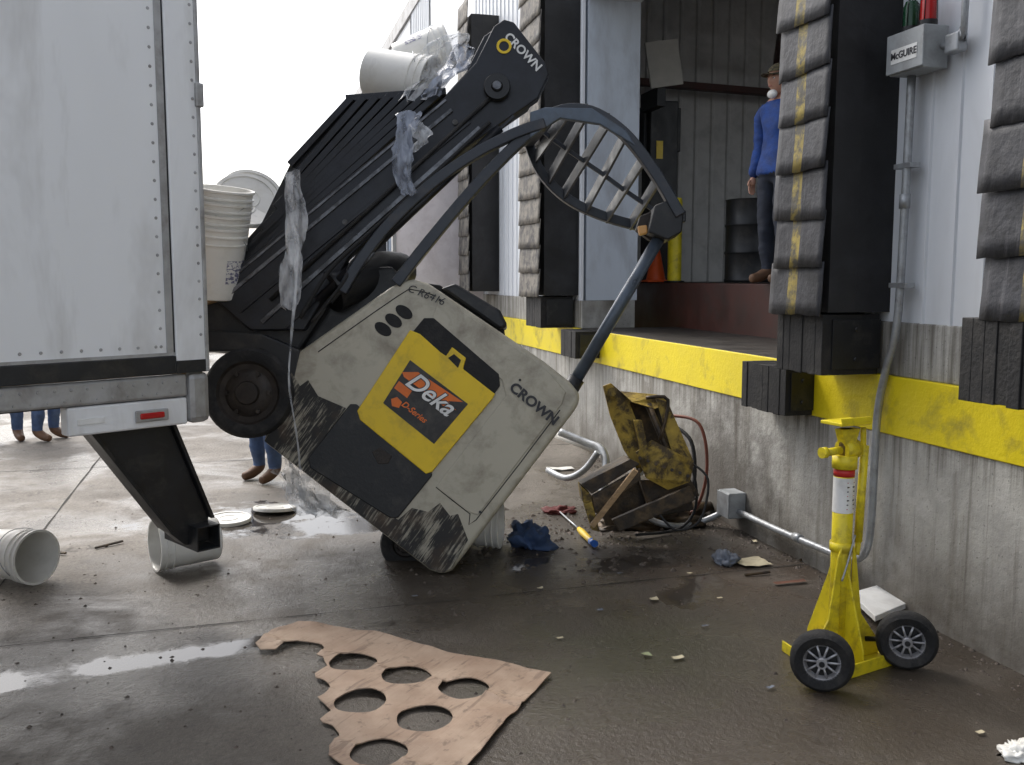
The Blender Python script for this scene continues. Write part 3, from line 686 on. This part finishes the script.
# ---------------------------------------------------------------- pails
def label_mat():
    m=bpy.data.materials.new('pail_print'); m.use_nodes=True; nt=m.node_tree; b=nt.nodes['Principled BSDF']
    g=nn(nt,'ShaderNodeNewGeometry').outputs['Position']
    f=rng(nt,noi(nt,vmap(nt,g,(1,1,2)),38,2,.5),.50,.54)
    c=mixc(nt,f,(.75,.74,.72),(.16,.16,.26)); nt.links.new(c,b.inputs['Base Color']); b.inputs['Roughness'].default_value=.4
    return m
blue_label=label_mat()
def pail(loc,axis,spin=0,lid=False,label=True,h=.37,sc=1,name='plastic_bucket'):
    o=E(name,loc); Mx=axmat(loc,axis,spin)@Matrix.Scale(sc,4)
    pr=[(0,0),(.125,0),(.132,.006),(.147,h-.09),(.153,h-.088),(.153,h-.082),(.147,h-.08),(.148,h-.05),(.156,h-.048),(.156,h-.040),(.149,h-.038),(.150,h-.014),(.158,h-.012),(.158,h),(.146,h),(.143,h-.01),(.130,.012),(0,.012)]
    lathe('pail_wall',pr,bright_white,o,48,Mx)
    if label:
        vs=[];fs=[];n=14
        for i in range(n+1):
            a=-.6+1.2*i/n
            for z in (.09,.21):
                r=.132+(.015)*(z/(h-.09))+.0012; vs.append(Mx@Vector((r*math.cos(a),r*math.sin(a),z)))
        for i in range(n): fs.append((2*i,2*i+1,2*i+3,2*i+2))
        mesh('printed_label',vs,fs,blue_label,o,0,True)
    pts=[Mx@Vector((.157*math.cos(a),.157*math.sin(a)*.98,h-.06-.10*math.sin(a))) for a in [math.pi*i/16 for i in range(17)]]
    tube('wire_handle',pts,.0025,galv,o,6)
    if lid: lathe('lid',[(.16,h-.02),(.162,h+.004),(.14,h+.006),(.138,h),(0,h)],bright_white,o,48,Mx)
    return o
def lid(loc,axis,name='bucket_lid',sc=1):
    o=E(name,loc); Mx=axmat(loc,axis)@Matrix.Scale(sc,4)
    lathe('lid_disc',[(0,.0),(.135,0),(.138,.006),(.155,.006),(.16,0),(.16,-.018),(.155,-.018),(.15,-.002),(0,-.006)],bright_white,o,48,Mx)
    lathe('lid_ring',[(.06,.0015),(.062,.004),(.066,.004),(.068,.0015)],bright_white,o,40,Mx)
pail(Vector((-3.50,6.02,.155)),(-.93,-.33,.02),spin=1.2)
pail(Vector((-4.76,6.05,.155)),(.75,-.6,.02),spin=.5)
lid(Vector((-3.12,7.25,.03)),(.05,.1,1)); lid(Vector((-3.45,7.0,.03)),(.0,-.05,1))
pail(Vector((-2.06,6.0,.155)),(.9,-.4,.0),spin=2)
ax=(UPV*.97+RGT*.14-FWD*.26)
for i in range(4):
    pail(S(213+i*2.0,296-i*12,T0+.12),ax,spin=-1.0+i,label=(i<2),sc=1.16)
lid(S(246,198,T0+.50),(UPV*.5+RGT*.3-FWD*.8),sc=1.3); lid(S(252,195,T0+.62),(UPV*.45+RGT*.4-FWD*.8),sc=1.3)
lid(S(242,206,T0+.44),(UPV*.7+RGT*.4-FWD*.6),sc=1.25)
pail(S(370,72,T0+.40),(RGT*.93-UPV*.28-FWD*.25),spin=-.6,sc=1.14)
pail(S(398,64,T0+.72),(RGT*.8+UPV*.3),spin=2)
o=E('broken_pallet',S(205,290,T0+.4))
for i in range(4):
    prism('board_%d'%i,[S(150,304+i*4,T0+.05+i*.2),S(214,286+i*3,T0+.05+i*.2),S(218,300+i*3,T0+.05+i*.2),S(152,318+i*4,T0+.05+i*.2)],FWD*.11,wood,o,.003)
o=E('stretch_film_wrap',S(295,250,5.5))
crumple('film_strand',[S(292,170,T0-.05),S(297,215,T0-.08),S(292,262,T0-.1),S(290,310,T0-.1)],[.08,.11,.13,.05],film,o,.035,7,1)
crumple('film_strand_2',[S(288,175,T0-.03),S(291,225,T0-.06),S(298,270,T0-.08)],[.05,.07,.06],film,o,.03,5,31)
crumple('film_strand_thin',[S(296,215,T0-.1),S(296,280,T0-.12),S(291,340,T0-.12),S(289,385,T0-.12),S(296,430,T0-.1),S(300,470,T0-.05)],[.025,.015,.012,.012,.015,.03],film,o,.006,3,2)
o=E('plastic_sheet_scrap',S(405,150,5.5))
crumple('sheet',[S(410,112,T0-.06),S(404,135,T0-.1),S(402,165,T0-.1),S(408,195,T0-.08)],[.13,.11,.09,.04],filmb,o,.03,7,5)
crumple('sheet_tail',[S(416,122,T0-.08),S(424,138,T0-.1),S(413,152,T0-.09)],[.10,.08,.04],film,o,.03,5,8)
o=E('plastic_bag',S(440,60,5.8))
crumple('bag_a',[S(412,100,T0+.1),S(432,75,T0+.15),S(445,50,T0+.2),S(458,34,T0+.2)],[.14,.24,.22,.06],film,o,.06,9,9)
crumple('bag_b',[S(430,95,T0+.05),S(452,70,T0+.1),S(464,44,T0+.2)],[.1,.16,.05],filmb,o,.05,9,13)
o=E('crumpled_film_pile',S(300,490,6))
crumple('film_pile_a',[S(292,462,5.95),S(300,480,5.85),S(308,505,5.8),S(318,515,5.75)],[.12,.22,.25,.2],film,o,.08,9,15)
crumple('film_pile_b',[S(285,470,6.0),S(298,495,5.95),S(325,510,5.8)],[.1,.2,.12],film,o,.08,9,21)
crumple('film_pile_c',[S(300,475,6.1),S(312,500,6.0),S(340,512,5.9)],[.1,.2,.12],film,o,.07,9,25)
# ---------------------------------------------------------------- debris at dock
o=E('broken_dock_leveler',(-.6,6.1,.3))
t=6.35
def dp(name,pts,t,vec,mat,bev=.004): return prism(name,[S(x,y,t+dt) for x,y,dt in pts],vec,mat,o,bev)
dp('channel_web_left',[(603,386,.1),(611,383,.1),(628,398,.08),(640,430,.05),(650,462,0),(640,474,0),(624,450,.05),(610,415,.1)],t-.10,FWD*.04,rusty)
dp('channel_back_plate',[(622,392,.1),(662,396,.1),(668,402,.1),(690,462,0),(684,474,0),(650,462,0),(636,420,.05)],t+.06,FWD*.03,rustdark,.003)
dp('channel_flange_top',[(620,391,.1),(662,395,.1),(670,404,.1),(655,409,0),(632,402,0)],t-.14,FWD*.22,rusty,.006)
dp('channel_web_right',[(656,398,.05),(668,402,.05),(694,462,0),(686,476,0),(672,452,0)],t-.16,FWD*.03,rusty,.004)
dp('crumpled_panel',[(636,452,0),(652,440,.06),(676,452,0),(694,464,.05),(690,482,0),(668,490,.04),(646,478,0)],t-.19,FWD*.02,rusty,.003)
dp('lip_plate',[(581,484,0),(630,459,0),(640,464,0),(592,494,0)],t-.25,FWD*.32,rustdark)
dp('lip_front',[(581,486,0),(592,496,0),(592,512,0),(583,502,0)],t-.26,FWD*.30,rusty,.003)
dp('lower_frame_beam',[(592,496,0),(640,468,0),(641,480,0),(594,514,0)],t-.27,FWD*.05,rustdark,.005)
dp('lower_frame_beam_2',[(612,520,0),(690,486,0),(696,500,0),(620,532,0)],t-.12,FWD*.06,rustdark,.006)
dp('lower_frame_back_plate',[(596,500,0),(640,478,0),(688,484,0),(694,510,0),(606,526,0)],t+.10,FWD*.04,rustdark,.006)
dp('lower_cross_plate',[(640,480,0),(690,478,0),(700,496,0),(648,506,0)],t-.02,FWD*.28,rustdark,.006)
dp('rib',[(634,420,0),(642,420,0),(652,466,0),(644,468,0)],t-.17,FWD*.1,rusty)
dp('frame_foot',[(584,504,0),(592,502,0),(600,532,0),(592,530,0)],t-.3,FWD*.1,rusty)
tube('hydraulic_rod',[S(648,404,t-.1),S(676,470,t-.15)],.022,rustdark,o); tube('pivot_pin',[S(612,392,t-.25),S(612,392,t+.2)],.03,rusty,o)
tube('strap_1',[S(646,398,t-.15),S(668,400,t-.15),S(660,440,t-.15)],.012,rustdark,o,sm=4)
tube('wire_loop',[S(690,462,t-.1),S(708,480,t-.2),S(700,520,t-.3),S(676,530,t-.3),S(660,515,t-.25)],.008,blackrub,o,8,sm=6)
for i in range(7):
    x=640+i*8; tube('bolt_%d'%i,[S(x,458+i*3,t-.16),S(x,458+i*3,t-.22)],.012,rustdark,o,6,False)
blobcloth('oily_debris_pile',(-.5,6.25,0),.42,.30,.12,rustdark,3)
o=E('bent_handrail_pipe',(-1.1,7,.4))
tube('pipe_upper',[S(560,432,7.2),S(585,442,7.1),S(602,450,7.0),S(606,470,6.9),S(600,505,6.8)],.03,galv,o,14,sm=6)
tube('pipe_lower',[S(548,470,7.3),S(566,478,7.1),S(584,470,7.0),S(598,452,6.95)],.024,galv,o,14,sm=6)
tube('pipe_rail',[S(556,434,7.4),S(600,452,7.2)],.03,bright_white,o,14)
o=E('wooden_stake',(-.95,6,.2))
tube('stake',[S(592,526,6.0),S(636,470,5.9)],.024,wood,o,square=True)
def gp(x,y,z=0):
    d=FWD+RGT*((x-512)/950)+UPV*((382.5-y)/950); return CAM+d*((z-CAM.z)/d.z)
o=E('screwdriver',gp(588,538))
tube('handle',[gp(579,529,.03),gp(582,532,.03),gp(590,540,.03),gp(594,543,.03)],.02,yellowp,o,14,radii=[.016,.024,.02,.024])
tube('collar',[gp(591,541,.03),gp(595,544,.03)],.023,bluep,o,14)
tube('shaft',[gp(579,529,.03),gp(560,512,.02)],.006,galv,o)
q=gp(530,545); blobcloth('blue_rag',(q.x,q.y,0),.13,.16,.13,bluerag,5)
q=gp(560,512); blobcloth('red_rag',(q.x,q.y,0),.12,.10,.035,redrag,8)
q=gp(725,563); blobcloth('grey_work_glove',(q.x,q.y,0),.07,.08,.06,greyrag,9)
def scrap(name,x,y,w,h,mat,seed):
    q=gp(x,y); vs=[];fs=[];n=6
    for i in range(n+1):
        for j in range(n+1):
            u=(i/n-.5)*w;v=(j/n-.5)*h; k=noise.noise(Vector((u*9+seed,v*9,seed)))
            vs.append((q.x+u+.02*k,q.y+v+.02*k,.012+.02*abs(k)+.01*abs(u*v)*40))
    for i in range(n):
        for j in range(n): a=i*(n+1)+j; fs.append((a,a+1,a+n+2,a+n+1))
    mesh(name,vs,fs,mat,None,0,True)
scrap('crumpled_paper',752,564,.19,.17,paper,3); scrap('paper_scrap',654,601,.04,.04,paper,4); scrap('green_leaf',646,657,.05,.04,M('pale_green_leaf',(.3,.33,.18),.7),7); scrap('paper_scrap',678,660,.05,.03,paper,9)
scrap('rusty_plate_scrap',790,584,.20,.04,M('rust_scrap',(.12,.05,.03),.8),11); scrap('paper_scrap',755,543,.03,.03,paper,12); scrap('paper_scrap',560,470,.25,.12,bright_white,15)
for i,(x,y) in enumerate(((690,575),(620,575),(540,590),(600,612),(720,600),(415,598),(560,640),(705,628),(980,735),(770,690))): scrap('paper_scrap',x,y,.03,.02,(paper,greyrag)[i%2],20+i)
q=gp(1018,755); blobcloth('white_plastic_scrap',(q.x,q.y,0),.07,.06,.04,bright_white,14)
vs=[];fs=[]
rr=random.Random(3)
def chip(c,r):
    b=len(vs); h=r*rr.uniform(.4,.9); a0=rr.uniform(0,6)
    for k in range(5): a=a0+k*1.257; vs.append((c[0]+r*math.cos(a)*rr.uniform(.6,1.2),c[1]+r*math.sin(a)*rr.uniform(.6,1.2),0))
    vs.append((c[0],c[1],h))
    for k in range(5): fs.append((b+k,b+(k+1)%5,b+5))
for i in range(900):
    x=rr.uniform(-4.8,-.05);y=rr.uniform(2.9,8); chip((x,y),rr.choice([.003,.004,.005,.006,.008,.012]))
for i in range(620):
    x=-abs(rr.gauss(0,.12))-.01;y=rr.uniform(2.6,8.5); chip((x,y),rr.choice([.006,.008,.01,.014]))
for i in range(320):
    x=rr.gauss(-1.0,.55);y=rr.gauss(6.0,.4); chip((min(x,-.1),y),rr.choice([.01,.014,.02,.026]))
mesh('loose_grit',vs,fs,M('grit',(.10,.08,.065),.8,0,.7,60))
o=E('wood_splinters',gp(110,545))
for a,b_ in (((95,548),(123,541)),((42,552),(66,553)),((50,556),(60,552)),((150,535),(165,532)),((800,560),(815,556)),((745,575),(770,572))):
    tube('splinter',[gp(*a,.01),gp(*b_,.015)],.008,rustdark,o,5,False)
# ---------------------------------------------------------------- cardboard
def arc(cx,cy,r,a0,a1,n=12): return [(cx+r*math.cos(math.radians(a0+(a1-a0)*i/n)),cy+r*math.sin(math.radians(a0+(a1-a0)*i/n))) for i in range(n+1)]
r=.112
out=[(-2.03,3.83),(-2.30,3.50),(-2.52,3.20),(-2.68,3.02),(-2.80,3.10),(-2.98,3.26),(-3.03,3.36)]
out+=arc(-3.09,3.53,r,-52,60)+[(-3.04,3.66),(-2.99,3.72),(-2.96,3.80)]
out=out[:-1]+arc(-3.09,3.96,r,-60,58)
out+=[(-3.03,4.10),(-2.97,4.17),(-2.985,4.27)]
out+=arc(-3.08,4.40,r,-50,165)+[(-3.26,4.44),(-3.28,4.52),(-3.20,4.68),(-3.07,4.78),(-2.95,4.72),(-2.72,4.54),(-2.52,4.32),(-2.41,4.20),(-2.22,4.02)]
cu=bpy.data.curves.new('cardboard_outline','CURVE'); cu.dimensions='2D'; cu.fill_mode='BOTH'
def spl(pts):
    s=cu.splines.new('POLY'); s.points.add(len(pts)-1)
    for i,(x,y) in enumerate(pts): s.points[i].co=(x,y,0,1)
    s.use_cyclic_u=True
spl(out)
for cx,cy in ((-2.43,3.78),(-2.645,3.975),(-2.855,4.18),(-2.64,3.555),(-2.87,3.765),(-2.85,3.335)): spl(arc(cx,cy,r*(.97+.03*math.sin(cx*9)),0,345,23))
oc=bpy.data.objects.new('tmp',cu); COL.objects.link(oc)
dg=bpy.context.evaluated_depsgraph_get(); me=bpy.data.meshes.new_from_object(oc.evaluated_get(dg)); bpy.data.objects.remove(oc)
bm=bmesh.new(); bm.from_mesh(me); bmesh.ops.remove_doubles(bm,verts=bm.verts,dist=.0005)
bmesh.ops.triangulate(bm,faces=bm.faces)
for _ in range(4):
    es=[e for e in bm.edges if e.calc_length()>.05]
    if not es: break
    bmesh.ops.subdivide_edges(bm,edges=es,cuts=1); bmesh.ops.triangulate(bm,faces=bm.faces)
for v in bm.verts:
    x,y=v.co.x,v.co.y
    v.co.z=.020+.018*noise.noise(Vector((x*3,y*3,2)))+.008*noise.noise(Vector((x*9,y*9,2)))+.03*max(0,-(x+3.05))*(1 if y>4.3 else .3)
    f=(x+y-1.35)/1.414
    v.co.z+=.012*math.exp(-((f-.0)/.02)**2)+.010*math.exp(-((f+.62)/.02)**2)
    v.co.x+=.006*noise.noise(Vector((x*14,y*14,0))); v.co.y+=.006*noise.noise(Vector((x*14,y*14,5)))
bm.to_mesh(me); bm.free()
cb=obj('cardboard_divider_sheet',me,cardm,None,0,False); so=cb.modifiers.new('s','SOLIDIFY'); so.thickness=.005
# ---------------------------------------------------------------- stabilizing jack
J=E('trailer_stabilizing_jack',(-.69,3.68,0))
pc=Vector((-.70,3.66,0))
ex=Vector((.982,.19,0)); ey=Vector((-.19,.982,0))
def jv(a,b,z): return pc+ex*a+ey*b+Vector((0,0,z))
def jprism(name,pts,vec,mat,bev=.003): return prism(name,[jv(*q) for q in pts],vec,mat,J,bev)
jprism('base_plate',[(-.22,-.18,.0),(.26,-.14,.0),(.22,.20,.0),(-.14,.20,.0)],Vector((0,0,.012)),yellowj)
jprism('base_front_lip',[(-.22,-.19,.0),(.26,-.15,.0),(.26,-.15,.06),(-.22,-.19,.06)],ey*.01,yellowj)
jprism('base_left_lip',[(-.23,-.18,.0),(-.15,.2,.0),(-.15,.2,.05),(-.23,-.18,.05)],ex*.01,yellowj)
jprism('gusset_left',[(-.20,-.04,.013),(-.04,-.04,.013),(-.035,-.04,.55),(-.055,-.04,.50),(-.10,-.04,.22),(-.20,-.04,.07)],ey*.01,yellowj)
jprism('gusset_right',[(.22,-.04,.013),(.04,-.04,.013),(.035,-.04,.55),(.055,-.04,.50),(.10,-.04,.22),(.22,-.04,.07)],ey*.01,yellowj)
jprism('gusset_front',[(-.005,-.155,.013),(-.005,-.04,.013),(-.005,-.04,.45),(-.005,-.06,.40),(-.005,-.155,.09)],ex*.01,yellowj)
jprism('gusset_back',[(-.005,.19,.013),(-.005,.04,.013),(-.005,.04,.50),(-.005,.07,.40),(-.005,.19,.09)],ex*.01,yellowj)
tube('outer_tube',[jv(0,0,.013),jv(0,0,.93)],.045,yellowj,J,28)
tube('collar_ring',[jv(0,0,.52),jv(0,0,.56)],.052,yellowj,J,28)
tube('top_collar',[jv(0,0,.90),jv(0,0,.96)],.055,yellowj,J,28)
tube('red_warning_label',[jv(0,0,.865),jv(0,0,.90)],.0465,M('red_label',(.6,.03,.03),.4),J,28)
tube('white_instruction_label',[jv(0,0,.70),jv(0,0,.86)],.0462,labelwhite,J,28,caps=False)
for k in range(7): tube('label_text_row',[jv(-.02,-.0415,.72+k*.02),jv(.02,-.0415,.72+k*.02)],.0022+.001*(k%3),redp if k%3==0 else darktext,J,6)
tube('screw',[jv(0,0,.95),jv(0,0,1.08)],.028,rusty,J,20)
jprism('top_platform',[(-.085,-.06,1.10),(.095,-.06,1.10),(.095,.07,1.10),(-.085,.07,1.10)],Vector((0,0,.015)),yellowj,.003)
jprism('platform_rim',[(-.085,-.06,1.115),(.095,-.06,1.115),(.095,-.055,1.135),(-.085,-.055,1.135)],ey*.004,yellowj,.001)
jprism('platform_grip',[(-.05,-.03,1.08),(.06,-.03,1.08),(.03,-.03,1.0),(-.02,-.03,1.0)],ey*.05,yellowj,.003)
tube('gear_head',[jv(-.02,0,.985),jv(.06,0,.985)],.045,yellowj,J,20)
tube('handle_stub',[jv(-.14,-.02,.985),jv(-.04,-.01,.985)],.018,yellowj,J,14)
tube('handle_stub_end',[jv(-.16,-.02,.985),jv(-.135,-.02,.985)],.025,yellowj,J,14)
tube('crank_rod',[jv(.085,-.02,1.08),jv(.09,-.02,.95),jv(.075,-.03,.62),jv(.065,-.03,.50)],.013,yellowj,J,12,sm=4)
tube('crank_grip',[jv(.088,-.03,1.0),jv(.07,-.03,.56)],.019,yellowj,J,12)
tube('chain',[jv(.03,-.05,.60),jv(-.02,-.06,.48),jv(-.05,-.06,.40)],.005,galv,J,6,sm=5)
def jwheel(c,d,r=.132,w=.075):
    ax_=Vector(d).normalized()
    Mx=axmat(c-ax_*w/2,ax_)
    lathe('pneumatic_tyre',[(r*.58,.01),(r*.66,.002),(r*.85,-.004),(r*.96,.008),(r,.022),(r,w-.022),(r*.96,w-.008),(r*.85,w+.004),(r*.66,w-.002),(r*.58,w-.01)],tyre,J,44,Mx)
    for zz in (.008,w-.008):
        lathe('rim',[(r*.60,zz),(r*.55,zz+(.006 if zz<.03 else -.006)),(r*.5,w*.4),(r*.46,w*.45)],rimsilver,J,40,Mx)
    lathe('rim_disc',[(r*.5,w*.42),(0,w*.42)],blacksteel,J,40,Mx)
    lathe('rim_disc_back',[(r*.5,w*.58),(0,w*.58)],blacksteel,J,40,Mx)
    for zz in (.018,w-.018):
        for k in range(10):
            a=k*math.pi/5
            tube('spoke',[Mx@Vector((.02*math.cos(a),.02*math.sin(a),zz)),Mx@Vector((r*.56*math.cos(a),r*.56*math.sin(a),zz))],.0055,rimsilver,J,6)
    tube('hub',[Mx@Vector((0,0,-.008)),Mx@Vector((0,0,w+.008))],.022,rimsilver,J,20)
    tube('hub_cap',[Mx@Vector((0,0,-.014)),Mx@Vector((0,0,-.007))],.012,blacksteel,J,14)
W1=Vector((-.955,3.40,.132)); W2=Vector((-.455,3.50,.132))
jwheel(W1,(.55,.83,0),.132); jwheel(W2,(.55,.83,0),.132)
tube('axle_left',[W1,jv(-.12,-.05,.10)],.012,blacksteel,J); tube('axle_right',[W2,jv(.12,-.05,.10)],.012,blacksteel,J)
q=gp(880,606); o=E('white_number_panel',q)
prism('panel',[gp(850,598,.05),gp(885,588,.05),gp(912,606,.03),gp(875,622,.03)],Vector((0,0,.03)),labelwhite,o,.003)
# ---------------------------------------------------------------- people
def person(name,loc,yaw,top,legs,H=1.78,cap=True,hands=True,mask=False):
    s=H/1.78; o=E(name,loc); Rz=Matrix.Rotation(yaw,4,'Z'); Mx=Matrix.Translation(loc)@Rz@Matrix.Scale(s,4)
    V={'pel':(0,0,.96,.135),'sp':(0,.01,1.12,.13),'ch':(0,.015,1.33,.145),'nb':(0,.01,1.47,.075),'nk':(0,-.005,1.56,.055),
       'hl':(.095,0,.90,.105),'kl':(.11,-.03,.50,.075),'al':(.115,.02,.10,.058),'ml':(.12,-.08,.05,.048),'tl':(.13,-.17,.035,.038),
       'hr':(-.095,0,.90,.105),'kr':(-.11,-.01,.50,.075),'ar':(-.115,.04,.10,.058),'mr':(-.12,-.06,.05,.048),'tr':(-.13,-.15,.035,.038),
       'sl':(.185,.01,1.42,.065),'el':(.235,.03,1.14,.052),'wl':(.225,-.06,.90,.036),
       'sr':(-.185,.01,1.42,.065),'er':(-.235,.03,1.14,.052),'wr':(-.225,-.06,.90,.036)}
    ks=list(V); idx={k:i for i,k in enumerate(ks)}
    ed=[('pel','sp'),('sp','ch'),('ch','nb'),('nb','nk'),('pel','hl'),('hl','kl'),('kl','al'),('al','ml'),('ml','tl'),('pel','hr'),('hr','kr'),('kr','ar'),('ar','mr'),('mr','tr'),('nb','sl'),('sl','el'),('el','wl'),('nb','sr'),('sr','er'),('er','wr')]
    def skin(nm,pts,edges,root=0,sub=2):
        me=bpy.data.meshes.new(nm); me.from_pydata([p[:3] for p in pts],edges,[]); t_=bpy.data.objects.new(nm,me); COL.objects.link(t_)
        t_.modifiers.new('skin','SKIN'); 
        for i,p in enumerate(pts):
            sv=me.skin_vertices[0].data[i]; sv.radius=(p[3],p[3]*(.8 if p[3]>.12 else 1)); sv.use_root=(i==root)
        su=t_.modifiers.new('s','SUBSURF'); su.levels=sub; su.render_levels=sub
        dg=bpy.context.evaluated_depsgraph_get(); m2=bpy.data.meshes.new_from_object(t_.evaluated_get(dg)); bpy.data.objects.remove(t_); return m2
    me=skin('figure',[V[k] for k in ks],[(idx[a],idx[b]) for a,b in ed],0,3)
    me.materials.clear()
    for m_ in (top,legs,boots,skinm): me.materials.append(m_)
    for f in me.polygons:
        c=f.center; f.use_smooth=True
        if c.z<.12: i=2
        elif abs(c.x)>.19 and c.z>.75: i=0
        elif c.z<.90: i=1
        elif c.z>1.50 and abs(c.x)<.09: i=3
        else: i=0
        f.material_index=i
    nrm=[v.normal.copy() for v in me.vertices]
    for v,nv in zip(me.vertices,nrm):
        n=noise.noise(v.co*9)*.012+abs(noise.noise(Vector((v.co.x*7,v.co.y*7,v.co.z*22))))*.010
        k=n
        if .895<v.co.z<1.47: k+=.016+.012*max(0,(1.1-v.co.z)/.2)*(1 if abs(v.co.x)<.19 else 0)
        if v.co.z>.13 and v.co.z<1.48: v.co+=nv*k
    me.transform(Mx); b_=obj('clothed_body',me,None,o)
    bm=bmesh.new(); bmesh.ops.create_uvsphere(bm,u_segments=32,v_segments=24,radius=1)
    for v in bm.verts:
        x,y,z=v.co; X=x*.076;Y=y*.096;Z=z*.118
        if z<-.2: X*=1-.35*(-z-.2); Y=Y*(1-.12*(-z-.2))
        if y<0:
            nose=math.exp(-((x/.16)**2))*math.exp(-(((z+.15)/.18)**2)); Y-=.026*nose
            br=math.exp(-(((z-.12)/.1)**2))*math.exp(-((x/.5)**2)); Y-=.005*br
            ey_=math.exp(-(((abs(x)-.38)/.15)**2))*math.exp(-(((z-.0)/.1)**2)); Y+=.008*ey_
            mo=math.exp(-((x/.3)**2))*math.exp(-(((z+.5)/.06)**2)); Y-=.006*mo
            ch=math.exp(-((x/.3)**2))*math.exp(-(((z+.82)/.15)**2)); Y-=.014*ch
        v.co=(X,Y-.015,Z+1.665)
    me=bpy.data.meshes.new('head'); bm.to_mesh(me); bm.free(); me.transform(Mx); obj('head',me,skinm,o,0,True)
    def ell(nm,c,r_,mat,half=None):
        bm=bmesh.new(); bmesh.ops.create_uvsphere(bm,u_segments=20,v_segments=14,radius=1)
        if half is not None:
            bmesh.ops.delete(bm,geom=[v for v in bm.verts if v.co.z<half],context='VERTS')
        for v in bm.verts: v.co=Vector((v.co.x*r_[0]+c[0],v.co.y*r_[1]+c[1],v.co.z*r_[2]+c[2]))
        me=bpy.data.meshes.new(nm); bm.to_mesh(me); bm.free(); me.transform(Mx); return obj(nm,me,mat,o,0,True)
    for sx in (1,-1):
        ell('ear',(sx*.078,.0,1.66),(.012,.022,.034),skinm); ell('eye',(sx*.03,-.092,1.668),(.013,.009,.008),eyew); ell('iris',(sx*.03,-.0995,1.668),(.005,.004,.005),hairm)
        ell('eyebrow',(sx*.03,-.1,1.69),(.017,.006,.004),hairm)
    ell('lips',(0,-.105,1.607),(.022,.008,.006),M('lips',(.35,.13,.10),.5))
    ell('hair',(0,.008,1.68),(.083,.096,.11),hairm,.0)
    ell('hair_back',(0,.03,1.66),(.078,.082,.095),hairm)
    if mask: ell('lowered_dust_mask',(0,-.078,1.545),(.05,.032,.036),labelwhite)
    if cap:
        ell('cap_crown',(0,-.005,1.70),(.09,.108,.10),camo,.05)
        bm=bmesh.new(); vs_=[]
        for i in range(13):
            a=math.pi+math.pi*i/12
            vs_.append(bm.verts.new((.085*math.cos(a),-.03+.07*math.sin(a),1.71))); vs_.append(bm.verts.new((.082*math.cos(a),-.07+.115*math.sin(a),1.70-.012*abs(math.cos(a)))))
        for i in range(12): bm.faces.new((vs_[2*i],vs_[2*i+1],vs_[2*i+3],vs_[2*i+2]))
        me=bpy.data.meshes.new('cap_brim'); bm.to_mesh(me); bm.free(); me.transform(Mx); q_=obj('cap_brim',me,camo,o,0,True); so=q_.modifiers.new('s','SOLIDIFY'); so.thickness=.004
    if hands:
        for sx in (1,-1):
            w=Vector((sx*.225,-.06,.90)); dn=Vector((0,-.12,-1)).normalized()
            pts=[(*w,.028),(*(w+dn*.05),.032),(*(w+dn*.085),.030)]; ed2=[(0,1),(1,2)]
            me=skin('palm',pts,ed2,0,2); me.transform(Mx); obj('palm',me,skinm,o,0,True)
            for k,(off,ln) in enumerate(((-.027,.07),(-.009,.08),(.009,.076),(.027,.06))):
                b0=w+dn*.08+Vector((0,off,0)); cv=Vector((-sx*.25,0,-1)).normalized(); cv2=Vector((-sx*.7,0,-1)).normalized()
                pts=[(*(b0-dn*.02),.009),(*(b0+dn*ln*.4),.009),(*(b0+dn*ln*.4+cv*ln*.35),.008),(*(b0+dn*ln*.4+cv*ln*.35+cv2*ln*.3),.0065)]
                me=skin('finger',pts,[(0,1),(1,2),(2,3)],0,1); me.transform(Mx); obj('finger_%d'%k,me,skinm,o,0,True)
            b0=w+dn*.03+Vector((0,-.02,0)); pts=[(*b0,.011),(*(b0+Vector((-sx*.01,-.03,-.02))),.011),(*(b0+Vector((-sx*.015,-.042,-.055))),.0085)]
            me=skin('thumb',pts,[(0,1),(1,2)],0,1); me.transform(Mx); obj('thumb',me,skinm,o,0,True)
    return o
person('man_in_blue_jacket',Vector((1.05,7.25,1.705)),math.radians(-78),jacketb,darkpants,1.80,mask=True)
person('bystander_in_jeans',Vector((-5.83,11.2,0)),math.radians(20),greyshirt,denim,1.78)
person('bystander_in_jeans',Vector((-5.42,11.2,0)),math.radians(60),jacketb,denim,1.76)
person('bystander_in_jeans',Vector((-3.17,8.42,0)),math.radians(-50),greyshirt,denim,1.74)
# ---------------------------------------------------------------- light
w=bpy.data.worlds.new("World"); SC.world=w; w.use_nodes=True; nt=w.node_tree
bg=nt.nodes['Background']; sk=nt.nodes.new('ShaderNodeTexSky'); sk.sky_type='NISHITA'; sk.sun_disc=False
EL=math.radians(48); AZ=math.radians(-25)
sk.sun_elevation=EL; sk.sun_rotation=AZ; sk.air_density=1.0; sk.dust_density=4.0; sk.ozone_density=1.0
hs=nt.nodes.new('ShaderNodeHueSaturation'); hs.inputs['Saturation'].default_value=.4; hs.inputs['Value'].default_value=1.95
nt.links.new(sk.outputs[0],hs.inputs['Color']); nt.links.new(hs.outputs[0],bg.inputs[0]); bg.inputs[1].default_value=.15
sl=bpy.data.lights.new('sun','SUN'); sl.energy=1.5; sl.angle=math.radians(14); sl.color=(1,.96,.9)
so=bpy.data.objects.new('sun',sl); COL.objects.link(so)
dv=Vector((math.sin(AZ)*math.cos(EL),math.cos(AZ)*math.cos(EL),math.sin(EL)))
so.rotation_euler=(-dv).to_track_quat('-Z','Y').to_euler()
